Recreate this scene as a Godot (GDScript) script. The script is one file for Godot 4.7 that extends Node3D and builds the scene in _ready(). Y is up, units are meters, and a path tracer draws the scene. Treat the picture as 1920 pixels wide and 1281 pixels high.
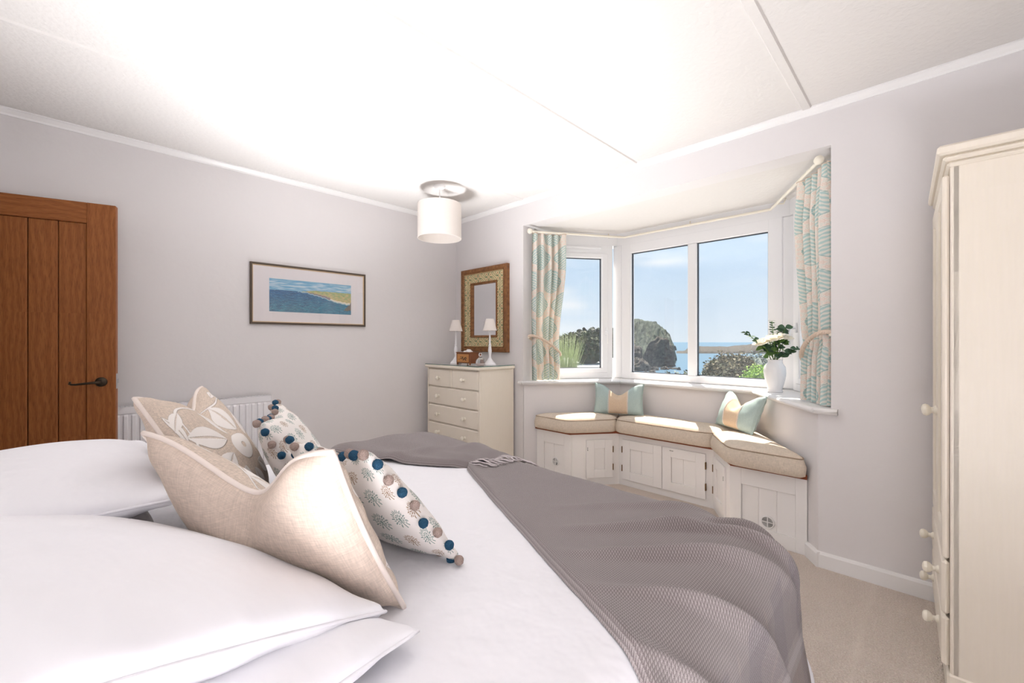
extends Node3D
# A seaside bedroom: camera by the bed, bay window with a fitted seat to the right, picture wall to the left.
# x runs towards the bay wall, -z towards the picture wall, y up; the camera stands at x = 0, z = 0.

const TOP := 0.65          # top of the made bed
const CEIL := 2.415
const UNSEEN_FLASH_A := 6.4     # unseen soft box behind the bed, lighting ceiling and picture wall
const ADDED_FILL_B := 2.5      # added fill light beside the camera, out of view
var M := {}
var taken := {}
var cam_yaw := -45.4
var rng := RandomNumberGenerator.new()
var nz := FastNoiseLite.new()
var nz3 := FastNoiseLite.new()

# ------------------------------------------------------------------ naming
func numbered(called: String) -> String:
	var n: int = taken.get(called, 0)
	taken[called] = n + 1
	return called if n == 0 else "%s_%03d" % [called, n]

func tag(o, label := "", category := "", group := "", kind := ""):
	if label: o.set_meta("label", label)
	if category: o.set_meta("category", category)
	if group: o.set_meta("group", group)
	if kind: o.set_meta("kind", kind)
	return o

func thing(called: String, label: String, category: String, at := Vector3.ZERO, turn := 0.0, group := "") -> Node3D:
	var o := Node3D.new()
	o.name = numbered(called)
	add_child(o)
	o.position = at
	o.rotation.y = turn
	tag(o, label, category, group)
	return o

func part(called: String, st: SurfaceTool, m: Material, parent: Node, at := Vector3.ZERO) -> MeshInstance3D:
	st.generate_normals()
	return partm(called, st.commit(), m, parent, at)

func partm(called: String, mesh: Mesh, m: Material, parent: Node, at := Vector3.ZERO) -> MeshInstance3D:
	var o := MeshInstance3D.new()
	o.name = numbered(called) if parent == self else called
	o.mesh = mesh
	o.material_override = m
	o.position = at
	parent.add_child(o, true)
	return o

func struct(called: String, st: SurfaceTool, m: Material) -> MeshInstance3D:
	var o := part(called, st, m, self)
	o.set_meta("kind", "structure")
	return o

func struct_root(called: String, at := Vector3.ZERO) -> Node3D:
	var o := Node3D.new()
	o.name = numbered(called)
	add_child(o)
	o.position = at
	o.set_meta("kind", "structure")
	return o

func copy_of(o: Node3D, at: Vector3, turn := 0.0, label := "") -> Node3D:
	var c: Node3D = o.duplicate()
	var base := String(o.name)
	if base.length() > 4 and base[-4] == "_" and base.right(3).is_valid_int(): base = base.left(-4)
	c.name = numbered(base)
	add_child(c)
	c.position = at
	c.rotation.y = turn
	if label: c.set_meta("label", label)
	return c

# ------------------------------------------------------------------ mesh helpers
func S() -> SurfaceTool:
	var st := SurfaceTool.new()
	st.begin(Mesh.PRIMITIVE_TRIANGLES)
	return st

func tri(st: SurfaceTool, a: Vector3, b: Vector3, c: Vector3) -> void:   # counter-clockwise seen from outside
	st.add_vertex(a); st.add_vertex(c); st.add_vertex(b)

func quad(st: SurfaceTool, a, b, c, d) -> void:
	tri(st, a, b, c); tri(st, a, c, d)

func tri_out(st: SurfaceTool, a: Vector3, b: Vector3, c: Vector3, mid: Vector3) -> void:
	if (b - a).cross(c - a).dot((a + b + c) / 3.0 - mid) < 0.0: tri(st, a, c, b)
	else: tri(st, a, b, c)

# a box with chamfered edges; t places it
func box(st: SurfaceTool, c: Vector3, s: Vector3, b := 0.0, t := Transform3D()) -> void:
	st.set_smooth_group(-1)
	var h := s / 2.0
	b = minf(b, minf(h.x, minf(h.y, h.z)) * 0.9)
	var mid: Vector3 = t * c
	var p := func(sx: float, sy: float, sz: float, ax: int) -> Vector3:
		var v := Vector3(sx * h.x, sy * h.y, sz * h.z)
		for k in 3:
			if k != ax: v[k] -= b * signf(v[k])
		return t * (c + v)
	var sg := [-1.0, 1.0]
	for ax in 3:
		for s0 in sg:
			var q := []
			for pr in [[-1, -1], [1, -1], [1, 1], [-1, 1]]:
				var v := Vector3.ZERO
				v[ax] = s0; v[(ax + 1) % 3] = pr[0]; v[(ax + 2) % 3] = pr[1]
				q.append(p.call(v.x, v.y, v.z, ax))
			tri_out(st, q[0], q[1], q[2], mid); tri_out(st, q[0], q[2], q[3], mid)
	if b <= 0.0: return
	for ax in 3:
		var a1 := (ax + 1) % 3
		var a2 := (ax + 2) % 3
		for s1 in sg:
			for s2 in sg:
				var lo := Vector3.ZERO
				lo[ax] = -1; lo[a1] = s1; lo[a2] = s2
				var hi := lo
				hi[ax] = 1
				var q0: Vector3 = p.call(lo.x, lo.y, lo.z, a1)
				var q1: Vector3 = p.call(hi.x, hi.y, hi.z, a1)
				var q2: Vector3 = p.call(hi.x, hi.y, hi.z, a2)
				var q3: Vector3 = p.call(lo.x, lo.y, lo.z, a2)
				tri_out(st, q0, q1, q2, mid); tri_out(st, q0, q2, q3, mid)
	for sx in sg:
		for sy in sg:
			for sz in sg:
				tri_out(st, p.call(sx, sy, sz, 0), p.call(sx, sy, sz, 1), p.call(sx, sy, sz, 2), mid)

# box given by two corners
func slab(st: SurfaceTool, lo: Vector3, hi: Vector3, b := 0.0, t := Transform3D()) -> void:
	box(st, (lo + hi) / 2.0, (hi - lo).abs(), b, t)

# a plan polygon of (x, z) raised from y0 to y1
func prism(st: SurfaceTool, poly: Array, y0: float, y1: float, t := Transform3D()) -> void:
	st.set_smooth_group(-1)
	var pts := PackedVector2Array(poly)
	var ar := 0.0
	for i in pts.size():
		var p := pts[i]; var q := pts[(i + 1) % pts.size()]
		ar += p.x * q.y - q.x * p.y
	if ar < 0: pts.reverse()
	var ix := Geometry2D.triangulate_polygon(pts)
	for i in range(0, ix.size(), 3):
		var a := pts[ix[i]]; var b := pts[ix[i + 1]]; var c := pts[ix[i + 2]]
		if (b - a).cross(c - a) < 0:
			var sw := b; b = c; c = sw
		tri(st, t * Vector3(a.x, y1, a.y), t * Vector3(c.x, y1, c.y), t * Vector3(b.x, y1, b.y))
		tri(st, t * Vector3(a.x, y0, a.y), t * Vector3(b.x, y0, b.y), t * Vector3(c.x, y0, c.y))
	for i in pts.size():
		var a := pts[i]; var b := pts[(i + 1) % pts.size()]
		quad(st, t * Vector3(b.x, y0, b.y), t * Vector3(a.x, y0, a.y), t * Vector3(a.x, y1, a.y), t * Vector3(b.x, y1, b.y))

# a cross-section of (out, up) swept from a to b; "out" points along o
func sweep(st: SurfaceTool, prof: Array, a: Vector3, b: Vector3, o: Vector3) -> void:
	st.set_smooth_group(-1)
	var mid := Vector3.ZERO
	var A := []
	var B := []
	for q in prof:
		A.append(a + o * q.x + Vector3.UP * q.y)
		B.append(b + o * q.x + Vector3.UP * q.y)
		mid += (A[-1] + B[-1]) / (2.0 * prof.size())
	for i in prof.size():
		var j := (i + 1) % prof.size()
		tri_out(st, A[i], B[i], B[j], mid); tri_out(st, A[i], B[j], A[j], mid)
	for i in range(1, prof.size() - 1):
		tri_out(st, A[0], A[i], A[i + 1], mid); tri_out(st, B[0], B[i], B[i + 1], mid)

# turned shapes: profile of (radius, height); creases where the profile bends sharply
func lathe(st: SurfaceTool, prof: Array, n := 24, t := Transform3D()) -> void:
	var g := 1
	for i in prof.size() - 1:
		var a: Vector2 = prof[i]
		var b: Vector2 = prof[i + 1]
		if i > 0:
			var z: Vector2 = prof[i - 1]
			if absf((a - z).angle_to(b - a)) > 0.7: g += 1
		st.set_smooth_group(g)
		for k in n:
			var c0 := Vector2.from_angle(TAU * k / n)
			var c1 := Vector2.from_angle(TAU * (k + 1) / n)
			var p0 := t * Vector3(c0.x * a.x, a.y, c0.y * a.x)
			var p1 := t * Vector3(c1.x * a.x, a.y, c1.y * a.x)
			var p2 := t * Vector3(c1.x * b.x, b.y, c1.y * b.x)
			var p3 := t * Vector3(c0.x * b.x, b.y, c0.y * b.x)
			if a.x > 0.00001: tri(st, p0, p2, p1)
			if b.x > 0.00001: tri(st, p0, p3, p2)

func tube(st: SurfaceTool, pts: Array, r, n := 8, closed := false) -> void:
	st.set_smooth_group(0)
	var m := pts.size()
	var rings := []
	var up := Vector3.UP
	for i in m:
		var d: Vector3
		if closed: d = pts[(i + 1) % m] - pts[(i + m - 1) % m]
		else: d = pts[mini(i + 1, m - 1)] - pts[maxi(i - 1, 0)]
		d = d.normalized()
		if i == 0 and absf(d.dot(up)) > 0.9: up = Vector3.RIGHT
		var sx := d.cross(up).normalized()
		if sx.length() < 0.5: sx = d.cross(Vector3(0.3, 0.5, 0.8)).normalized()
		up = sx.cross(d).normalized()
		var rr: float = r[i] if r is Array else r
		var ring := []
		for k in n:
			var a := TAU * k / n
			ring.append(pts[i] + (sx * cos(a) + up * sin(a)) * rr)
		rings.append(ring)
	for i in (m if closed else m - 1):
		var A: Array = rings[i]
		var B: Array = rings[(i + 1) % m]
		for k in n:
			var k1 := (k + 1) % n
			quad(st, A[k], A[k1], B[k1], B[k])
	if not closed:
		for k in range(1, n - 1):
			tri(st, rings[0][0], rings[0][k + 1], rings[0][k])
			tri(st, rings[m - 1][0], rings[m - 1][k], rings[m - 1][k + 1])

# a smooth sheet from f(u, v), u and v in 0..1
func sheet(f: Callable, nu: int, nv: int, flip := false, uvf = null, uv2f = null) -> ArrayMesh:
	var P := PackedVector3Array()
	var UV := PackedVector2Array()
	var UV2 := PackedVector2Array()
	for j in nv + 1:
		for i in nu + 1:
			var u := float(i) / nu
			var v := float(j) / nv
			P.append(f.call(u, v))
			UV.append(uvf.call(u, v) if uvf != null else Vector2(u, v))
			if uv2f != null: UV2.append(uv2f.call(u, v))
	var N := PackedVector3Array()
	N.resize(P.size())
	var I := PackedInt32Array()
	var w := nu + 1
	for j in nv:
		for i in nu:
			var a := j * w + i
			var ids := [a, a + 1, a + w + 1, a, a + w + 1, a + w] if not flip else [a, a + w + 1, a + 1, a, a + w, a + w + 1]
			I.append_array(PackedInt32Array(ids))
			for k in [0, 3]:
				var n := (P[ids[k + 2]] - P[ids[k]]).cross(P[ids[k + 1]] - P[ids[k]])
				for q in 3: N[ids[k + q]] += n
	for i in N.size(): N[i] = N[i].normalized() if N[i].length() > 1e-12 else Vector3.UP
	var arr := []
	arr.resize(Mesh.ARRAY_MAX)
	arr[Mesh.ARRAY_VERTEX] = P
	arr[Mesh.ARRAY_NORMAL] = N
	arr[Mesh.ARRAY_TEX_UV] = UV
	if uv2f != null: arr[Mesh.ARRAY_TEX_UV2] = UV2
	arr[Mesh.ARRAY_INDEX] = I
	var am := ArrayMesh.new()
	am.add_surface_from_arrays(Mesh.PRIMITIVE_TRIANGLES, arr)
	return am

func ball(st: SurfaceTool, c: Vector3, r: float, n := 10, rough := 0.0, squash := 1.0) -> void:
	st.set_smooth_group(0)
	var p := func(i: int, j: int) -> Vector3:
		var th := PI * j / n
		var ph := TAU * (i % (2 * n)) / (2 * n)
		var d := Vector3(sin(th) * cos(ph), cos(th) * squash, sin(th) * sin(ph))
		return c + d * r * (1.0 + rough * nz3.get_noise_3dv(d * 60.0 + c * 300.0))
	for j in n:
		for i in 2 * n:
			var a: Vector3 = p.call(i, j)
			var b: Vector3 = p.call(i + 1, j)
			var d: Vector3 = p.call(i + 1, j + 1)
			var e: Vector3 = p.call(i, j + 1)
			if j > 0: tri(st, a, b, d)
			if j < n - 1: tri(st, a, d, e)

# frame of a vertical face that runs from plan point p0 to p1 (increasing z): x along it, y up, z into the room
func face(p0: Vector2, p1: Vector2) -> Transform3D:
	var d := (p1 - p0).normalized()
	var x := Vector3(d.x, 0, d.y)
	return Transform3D(Basis(x, Vector3.UP, x.cross(Vector3.UP)), Vector3(p0.x, 0, p0.y))

# ------------------------------------------------------------------ materials
func mat(c: Color, rough := 0.7, spec := 0.4) -> StandardMaterial3D:
	var m := StandardMaterial3D.new()
	m.albedo_color = c
	m.roughness = rough
	m.metallic_specular = spec
	return m

func tex(w: int, h: int, f: Callable, alpha := false) -> ImageTexture:
	var im := Image.create(w, h, false, Image.FORMAT_RGBA8 if alpha else Image.FORMAT_RGB8)
	for y in h:
		for x in w:
			im.set_pixel(x, y, f.call(float(x) / w, float(y) / h))
	return ImageTexture.create_from_image(im)

func noise_tex(freq: float, size := 512, oct := 4, sd := 1, lo := Color.BLACK, hi := Color.WHITE, kind := FastNoiseLite.TYPE_SIMPLEX_SMOOTH) -> NoiseTexture2D:
	var n := FastNoiseLite.new()
	n.noise_type = kind
	n.frequency = freq
	n.fractal_octaves = oct
	n.seed = sd
	var t := NoiseTexture2D.new()
	t.width = size
	t.height = size
	t.seamless = true
	t.noise = n
	var g := Gradient.new()
	g.set_color(0, lo)
	g.set_color(1, hi)
	t.color_ramp = g
	return t

func tri_map(m: StandardMaterial3D, scale: float, world := false, stretch := Vector3.ONE) -> StandardMaterial3D:
	m.uv1_triplanar = true
	m.uv1_world_triplanar = world
	m.uv1_scale = stretch * scale
	return m

func relief(m: StandardMaterial3D, t: Texture2D, cm: float) -> StandardMaterial3D:
	m.heightmap_enabled = true
	m.heightmap_texture = t
	m.heightmap_scale = cm
	return m

func c8(r: float, g: float, b: float) -> Color:
	return Color(r / 255.0, g / 255.0, b / 255.0)

func make_materials() -> void:
	M.wall = tri_map(relief(mat(c8(230, 226, 226), 0.85, 0.25), noise_tex(0.05, 256, 4, 3), 0.05), 1.4, true)
	M.ceiling = tri_map(relief(mat(c8(228, 224, 221), 0.9, 0.2), noise_tex(0.035, 512, 3, 8), 0.16), 1.6, true)
	M.gloss = mat(c8(243, 241, 240), 0.35, 0.45)         # painted woodwork
	M.cabinet = mat(c8(246, 243, 241), 0.42, 0.45)
	M.pvc = mat(c8(242, 242, 244), 0.3, 0.5)
	M.gasket = mat(c8(58, 66, 76), 0.6)
	M.pane = mat(Color(0.9, 0.95, 1.0, 0.04), 0.02, 0.5)
	M.pane.transparency = BaseMaterial3D.TRANSPARENCY_ALPHA
	var carpet := mat(Color.WHITE, 0.95, 0.1)
	carpet.albedo_texture = noise_tex(0.11, 512, 3, 5, c8(220, 203, 190), c8(248, 236, 225))
	relief(carpet, noise_tex(0.13, 512, 3, 6), 0.9)
	M.carpet = tri_map(carpet, 2.2, true)
	# cream paint with faint brush streaks along the height
	var cream := mat(c8(250, 246, 240), 0.4, 0.45)
	cream.albedo_texture = streaks(c8(244, 238, 227), c8(247, 241, 232), 7)
	M.cream = tri_map(cream, 1.2, false)
	M.knob = mat(c8(243, 236, 221), 0.35, 0.5)
	# oak
	var oak := mat(Color.WHITE, 0.5, 0.4)
	var on := FastNoiseLite.new()
	on.seed = 21
	on.frequency = 1.0
	on.fractal_octaves = 3
	oak.albedo_texture = tex(512, 512, func(u, v):
		var w: float = u + 0.02 * on.get_noise_2d(u * 3.0, v * 1.6)
		var rings: float = 0.5 + 0.5 * sin(w * 150.0 + 5.0 * on.get_noise_2d(w * 5.0, v * 0.9) + 2.0 * on.get_noise_2d(w * 3.0 + 9.0, v * 3.0))
		var pore: float = clampf(on.get_noise_2d(u * 160.0, v * 9.0) * 1.8, 0.0, 1.0)
		var tone: float = 0.5 + 0.5 * on.get_noise_2d(u * 2.0 + 40.0, v * 0.7)
		var c := c8(166, 102, 54).lerp(c8(139, 80, 38), rings * 0.55 + 0.2 * tone)
		return c.lerp(c8(96, 52, 22), pore * 0.4))
	M.oak = tri_map(oak, 1.5, false)
	M.oak_dark = tri_map(mat(c8(120, 66, 32), 0.5, 0.4), 1.0)
	M.bronze = mat(c8(70, 60, 50), 0.35, 0.5)
	M.bronze.metallic = 0.85
	M.hinge = mat(c8(120, 92, 62), 0.4)
	M.hinge.metallic = 0.7
	M.steel = mat(c8(190, 190, 192), 0.3)
	M.steel.metallic = 0.9
	# linens
	var ln := weave_tex(4)
	M.linen = tri_map(with_tex(relief(mat(c8(236, 219, 206), 0.95, 0.15), ln, 0.08), ln), 3.2)
	M.seat_linen = tri_map(with_tex(relief(mat(c8(238, 224, 208), 0.95, 0.15), ln, 0.08), ln), 3.6)
	M.white_cotton = relief(mat(c8(246, 245, 250), 0.85, 0.2), noise_tex(0.02, 256, 4, 12), 0.55)
	tri_map(M.white_cotton, 1.3)
	M.piping = mat(c8(240, 228, 220), 0.9, 0.2)
	M.piping_dark = mat(c8(176, 156, 136), 0.9, 0.2)
	M.teal = tri_map(with_tex(mat(c8(192, 212, 211), 0.85, 0.2), ln), 9.0)
	M.sand = tri_map(with_tex(mat(c8(236, 212, 186), 0.9, 0.2), ln), 9.0)
	M.pom_blue = relief(mat(c8(52, 88, 116), 0.95, 0.1), noise_tex(0.2, 128, 2, 5), 0.4)
	tri_map(M.pom_blue, 14.0)
	M.pom_taupe = relief(mat(c8(176, 156, 148), 0.95, 0.1), noise_tex(0.2, 128, 2, 6), 0.4)
	tri_map(M.pom_taupe, 14.0)
	M.shade = mat(c8(240, 232, 226), 0.9, 0.2)
	M.shade.backlight_enabled = true
	M.shade.backlight = Color(0.5, 0.48, 0.45)
	M.ceramic = mat(c8(238, 236, 236), 0.12, 0.5)
	M.rope = mat(c8(226, 206, 188), 0.9, 0.2)
	M.mirror = mat(c8(232, 234, 238), 0.02)
	M.mirror.metallic = 1.0
	M.glass = mat(Color(0.86, 0.96, 0.93, 0.12), 0.03, 0.5)
	M.glass.transparency = BaseMaterial3D.TRANSPARENCY_ALPHA
	M.glass_edge = mat(c8(70, 112, 104), 0.15, 0.5)
	M.dark = mat(c8(34, 32, 32), 0.7)

func with_tex(m: StandardMaterial3D, t: Texture2D) -> StandardMaterial3D:
	m.albedo_texture = t
	return m

func streaks(a: Color, b: Color, sd: int) -> ImageTexture:
	var n := FastNoiseLite.new()
	n.seed = sd
	n.frequency = 1.0
	n.fractal_octaves = 3
	return tex(256, 256, func(u, v):
		var k: float = 0.5 + 0.5 * n.get_noise_2d(u * 70.0, v * 3.0) + 0.3 * n.get_noise_2d(u * 5.0, v * 4.0)
		return a.lerp(b, clampf(k, 0.0, 1.0)))

func weave_tex(sd: int) -> ImageTexture:
	var n := FastNoiseLite.new()
	n.seed = sd
	n.frequency = 1.0
	n.fractal_octaves = 2
	return tex(256, 256, func(u, v):
		var warp: float = n.get_noise_2d(u * 150.0, v * 8.0)
		var weft: float = n.get_noise_2d(u * 8.0 + 50.0, v * 150.0)
		var g: float = 0.92 + 0.085 * warp + 0.085 * weft
		return Color(g, g * 0.995, g * 0.985))

# ------------------------------------------------------------------ printed and woven patterns
func leaf_d(p: Vector2, c: Vector2, dir: float, len: float, wid: float) -> float:   # < 1 inside a leaf
	var q := (p - c).rotated(-dir)
	var t := q.x / len
	if t < 0.0 or t > 1.0: return 9.0
	return absf(q.y) / (wid * sin(PI * pow(t, 0.8)) + 0.0001)

func fan_motif(q: Vector2, r: float) -> float:     # a coral-like seed head: 1 where printed
	var d := q.length() / r
	if d > 1.0: return 0.0
	var a := atan2(q.y, q.x) - PI / 2          # 0 points down the stalk
	a = wrapf(a, -PI, PI)
	if absf(a) < 0.42 and d > 0.12: return 1.0 if absf(q.x) < r * 0.07 else 0.0
	if d < 0.14: return 1.0
	var lobes := 11.0 if d < 0.52 else 21.0
	var on := cos(a * lobes) > -0.25
	if absf(d - 0.54) < 0.045 or absf(d - 0.22) < 0.03: on = false
	if d > 0.86 + 0.13 * cos(a * 11.0): on = false
	return 1.0 if on else 0.0

func make_prints() -> void:
	# pompom cushions: rows of seed heads in sage and taupe on off-white
	var sage := c8(140, 158, 152)
	var taupe := c8(172, 148, 128)
	var ground := c8(240, 234, 230)
	var pr := mat(Color.WHITE, 0.9, 0.2)
	pr.albedo_texture = tex(896, 896, func(u, v):
		var g := Vector2(u * 7.0, v * 7.0)
		var row := int(floor(g.y))
		if row % 2 == 1: g.x += 0.5
		var cell := Vector2(floor(g.x), row)
		var q := g - cell - Vector2(0.5, 0.5)
		var kind := int(posmod(cell.x + row * 2, 3))
		var on := fan_motif(q, 0.4 if kind != 1 else 0.34)
		if on > 0.5: return sage if kind != 1 else taupe
		return ground)
	M.print = pr
	# embroidery: white scrolling leaves on linen (colour and relief)
	var leaves := []
	for k in 9:
		var a := TAU * k / 9.0
		leaves.append([Vector2(0.5, 0.52) + Vector2.from_angle(a) * 0.13, a + 0.5, 0.27 if k % 2 == 0 else 0.2, 0.06 if k % 2 == 0 else 0.045])
	for k in 14:
		var a := TAU * k / 14.0 + 0.2
		leaves.append([Vector2(0.5, 0.5) + Vector2.from_angle(a) * 0.38, a + (1.3 if k % 2 == 0 else -1.1), 0.16, 0.034])
	var mask := func(u: float, v: float) -> float:
		var p := Vector2(u, v)
		for l in leaves:
			var d := leaf_d(p, l[0], l[1], l[2], l[3])
			if d < 1.0: return 1.0 if d > 0.1 else 0.3
		var c := (p - Vector2(0.5, 0.5))
		var vine := absf(c.length() - 0.36 - 0.03 * sin(c.angle() * 7.0))
		return 1.0 if vine < 0.008 or c.length() < 0.09 and c.length() > 0.02 else 0.0
	var mk := {}
	var em := mat(Color.WHITE, 0.95, 0.15)
	var wn := FastNoiseLite.new()
	wn.frequency = 1.0
	var hi := Image.create(384, 384, false, Image.FORMAT_RGB8)
	em.albedo_texture = tex(384, 384, func(u, v):
		var m: float = mask.call(u, v)
		hi.set_pixel(int(u * 384 + 0.5), int(v * 384 + 0.5), Color(m, m, m))
		var g: float = 0.93 + 0.1 * wn.get_noise_2d(u * 260.0, v * 20.0) + 0.1 * wn.get_noise_2d(u * 20.0, v * 260.0)
		return (c8(230, 213, 198) * g).lerp(c8(244, 238, 234), m))
	relief(em, ImageTexture.create_from_image(hi), 0.25)
	M.embroidered = em
	# curtains: teal pointed medallions on cream, coral and sand between
	var cn := FastNoiseLite.new()
	cn.frequency = 1.0
	cn.seed = 4
	var teal := c8(182, 208, 204)
	var pink := c8(235, 216, 204)
	var cream := c8(243, 233, 224)
	var cu := mat(Color.WHITE, 0.9, 0.15)
	cu.albedo_texture = tex(640, 960, func(u, v):
		for sh in [Vector2(0, 0), Vector2(0.5, 0.5)]:
			var q := Vector2(fposmod(u + sh.x, 1.0) - 0.5, fposmod(v + sh.y, 1.0) - 0.5)
			var w: float = 0.40 * pow(maxf(0.0, cos(clampf(q.y / 0.27, -1.0, 1.0) * PI / 2)), 0.8)
			if absf(q.x) < w:
				var edge := w - absf(q.x)
				if edge < 0.02 and fposmod(q.y * 40.0, 1.0) < 0.75: return teal.darkened(0.08)
				var rib := absf(q.x) * 11.0 - q.y * 19.0            # veins sweeping up from the midrib
				var vein := sin(rib * TAU) + 0.8 * sin(q.x * 62.0) * sin(q.y * 80.0)
				if absf(q.x) < 0.008: vein = 1.0
				return cream.lerp(teal, 0.95 if vein > 0.0 else 0.2)
		var f := Vector2(u * 11.0, v * 17.0)
		if int(floor(f.y)) % 2 == 1: f.x += 0.5
		var cell := f.floor()
		var d := f - cell - Vector2(0.5, 0.5)
		var r := d.length()
		var petal: float = 0.5 + 0.5 * cos(d.angle() * 6.0)
		if r < 0.10 or (r > 0.17 and r < 0.25 + 0.14 * petal): return pink
		if r > 0.42 and cn.get_noise_2d(u * 120.0, v * 160.0) > 0.1: return c8(214, 218, 208)
		return cream)
	cu.backlight_enabled = true
	cu.backlight = Color(0.45, 0.42, 0.38)
	M.curtain = cu
	# throw: small two-tone weave, with broad checks near the hems
	var ht := []
	for r in ["11110000", "11110001", "11110011", "11110111", "00001000", "00011000", "00110000", "01110000"]: ht.append(r)
	var th := mat(Color.WHITE, 0.95, 0.12)
	th.albedo_texture = tex(128, 128, func(u, v):
		var x := int(u * 128) % 16
		var y := int(v * 128) % 16
		var on: bool = ht[y / 2][x / 2] == "1"
		var k: float = 0.05 * cn.get_noise_2d(u * 90.0, v * 90.0)
		return (c8(208, 196, 195) if on else c8(150, 138, 138)) * (1.0 + k))
	th.uv1_scale = Vector3(22, 22, 1)
	th.detail_enabled = true
	th.detail_blend_mode = BaseMaterial3D.BLEND_MODE_MUL
	th.detail_uv_layer = BaseMaterial3D.DETAIL_UV_2
	var checks := func(u: float, v: float) -> Color:
		var c := Color(0.86, 0.86, 0.86)
		var from_hem := minf(v, 1.0 - v)
		if from_hem < 0.11:
			if fposmod(u * 6.0, 1.0) < 0.4: c = c * Color(0.93, 0.93, 0.95)
			if absf(fposmod(u * 6.0, 1.0) - 0.7) < 0.02: c = c * Color(1.06, 1.05, 1.03)
			if from_hem > 0.06 and from_hem < 0.10: c = c * Color(0.92, 0.91, 0.92)
			if absf(from_hem - 0.05) < 0.004: c = Color(0.95, 0.97, 0.98)
			if from_hem < 0.04: c = c * Color(0.92, 0.88, 0.85)
		c.a = 1.0
		return c.clamp()
	th.detail_albedo = tex(256, 512, checks, true)
	relief(th, noise_tex(0.15, 256, 3, 9), 0.12)
	th.rim_enabled = true
	th.rim = 0.8
	th.rim_tint = 0.4
	M.throw = th
	M.fringe = mat(c8(212, 203, 204), 0.95, 0.1)

# ------------------------------------------------------------------ light and camera
func make_sky() -> Image:
	var w := 1024
	var h := 512
	var im := Image.create(w, h, false, Image.FORMAT_RGB8)
	var n := FastNoiseLite.new()
	n.seed = 33
	n.frequency = 1.0
	n.fractal_octaves = 4
	var low := c8(226, 238, 248)
	var mid := c8(200, 224, 246)
	var top := c8(146, 190, 234)
	for y in h:
		var el := (0.5 - (y + 0.5) / h) * PI
		var s := clampf(sin(el), 0.0, 1.0)
		var c := low.lerp(mid, clampf(s / 0.16, 0.0, 1.0)).lerp(top, clampf((s - 0.16) / 0.84, 0.0, 1.0))
		for x in w:
			if el <= 0.0:
				im.set_pixel(x, y, c)
				continue
			var az := TAU * (x + 0.5) / w
			var d := Vector3(cos(az) * cos(el), sin(el) * 3.2, sin(az) * cos(el))
			var k := n.get_noise_3dv(d * 2.6) + 0.35 * n.get_noise_3dv(d * Vector3(3.0, 16.0, 3.0))
			im.set_pixel(x, y, c.lerp(c8(250, 252, 254), clampf((k - 0.02) * 1.7, 0.0, 0.85)))
	return im

func setup_view() -> void:
	var cam := Camera3D.new()
	cam.name = "camera"
	add_child(cam)
	cam.position = Vector3(0, 1.18, 0)
	cam.rotation_degrees = Vector3(0, cam_yaw, 0)
	cam.fov = 77.36
	cam.near = 0.02
	cam.far = 20000.0
	cam.current = true
	var we := WorldEnvironment.new()
	we.name = "world"
	var e := Environment.new()
	e.background_mode = Environment.BG_SKY
	e.sky = Sky.new()
	var ps := PanoramaSkyMaterial.new()
	ps.panorama = ImageTexture.create_from_image(make_sky())
	e.sky.sky_material = ps
	e.background_energy_multiplier = 0.76
	e.tonemap_mode = Environment.TONE_MAPPER_LINEAR
	e.tonemap_exposure = 1.4
	e.sdfgi_enabled = true
	e.ssao_enabled = true
	e.ssil_enabled = true
	we.environment = e
	add_child(we)
	var sun := DirectionalLight3D.new()
	sun.name = "sun"
	sun.light_color = Color(1.0, 0.96, 0.9)
	sun.light_energy = 3.6
	sun.light_angular_distance = 0.6
	sun.shadow_enabled = true
	add_child(sun)
	var el := deg_to_rad(58.0)
	var travel := Vector3(-0.87 * cos(el), -sin(el), 0.49 * cos(el))
	sun.look_at_from_position(Vector3.ZERO, travel, Vector3.UP)

# ------------------------------------------------------------------ the room
const XB := 2.73           # bay wall
const ZA := -3.50          # picture wall
const XC := -0.62          # wall behind the bed head
const ZD := 0.64           # wall behind the wardrobe
const BAY_R := -0.375      # opening of the bay
const BAY_L := -2.554
const HEAD := 2.197
const SILL := 0.833

# plan lines of the bay, left to right
var low_line := [Vector2(2.73, -2.545), Vector2(3.41, -2.0), Vector2(3.41, -0.90), Vector2(2.73, -0.43)]
var nose_line := [Vector2(2.705, -2.545), Vector2(3.385, -1.985), Vector2(3.385, -0.912), Vector2(2.705, -0.445)]
var win_line := [Vector2(2.87, -2.627), Vector2(3.58, -2.13), Vector2(3.58, -0.73), Vector2(2.87, -0.233)]
var out_line := [Vector2(2.87, -2.78), Vector2(3.70, -2.20), Vector2(3.70, -0.66), Vector2(2.87, -0.08)]

func coving_prof() -> Array:
	return [Vector2(0, 0), Vector2(0.034, 0), Vector2(0.034, -0.006), Vector2(0.026, -0.010), Vector2(0.012, -0.026), Vector2(0.008, -0.036), Vector2(0, -0.036)]

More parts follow.
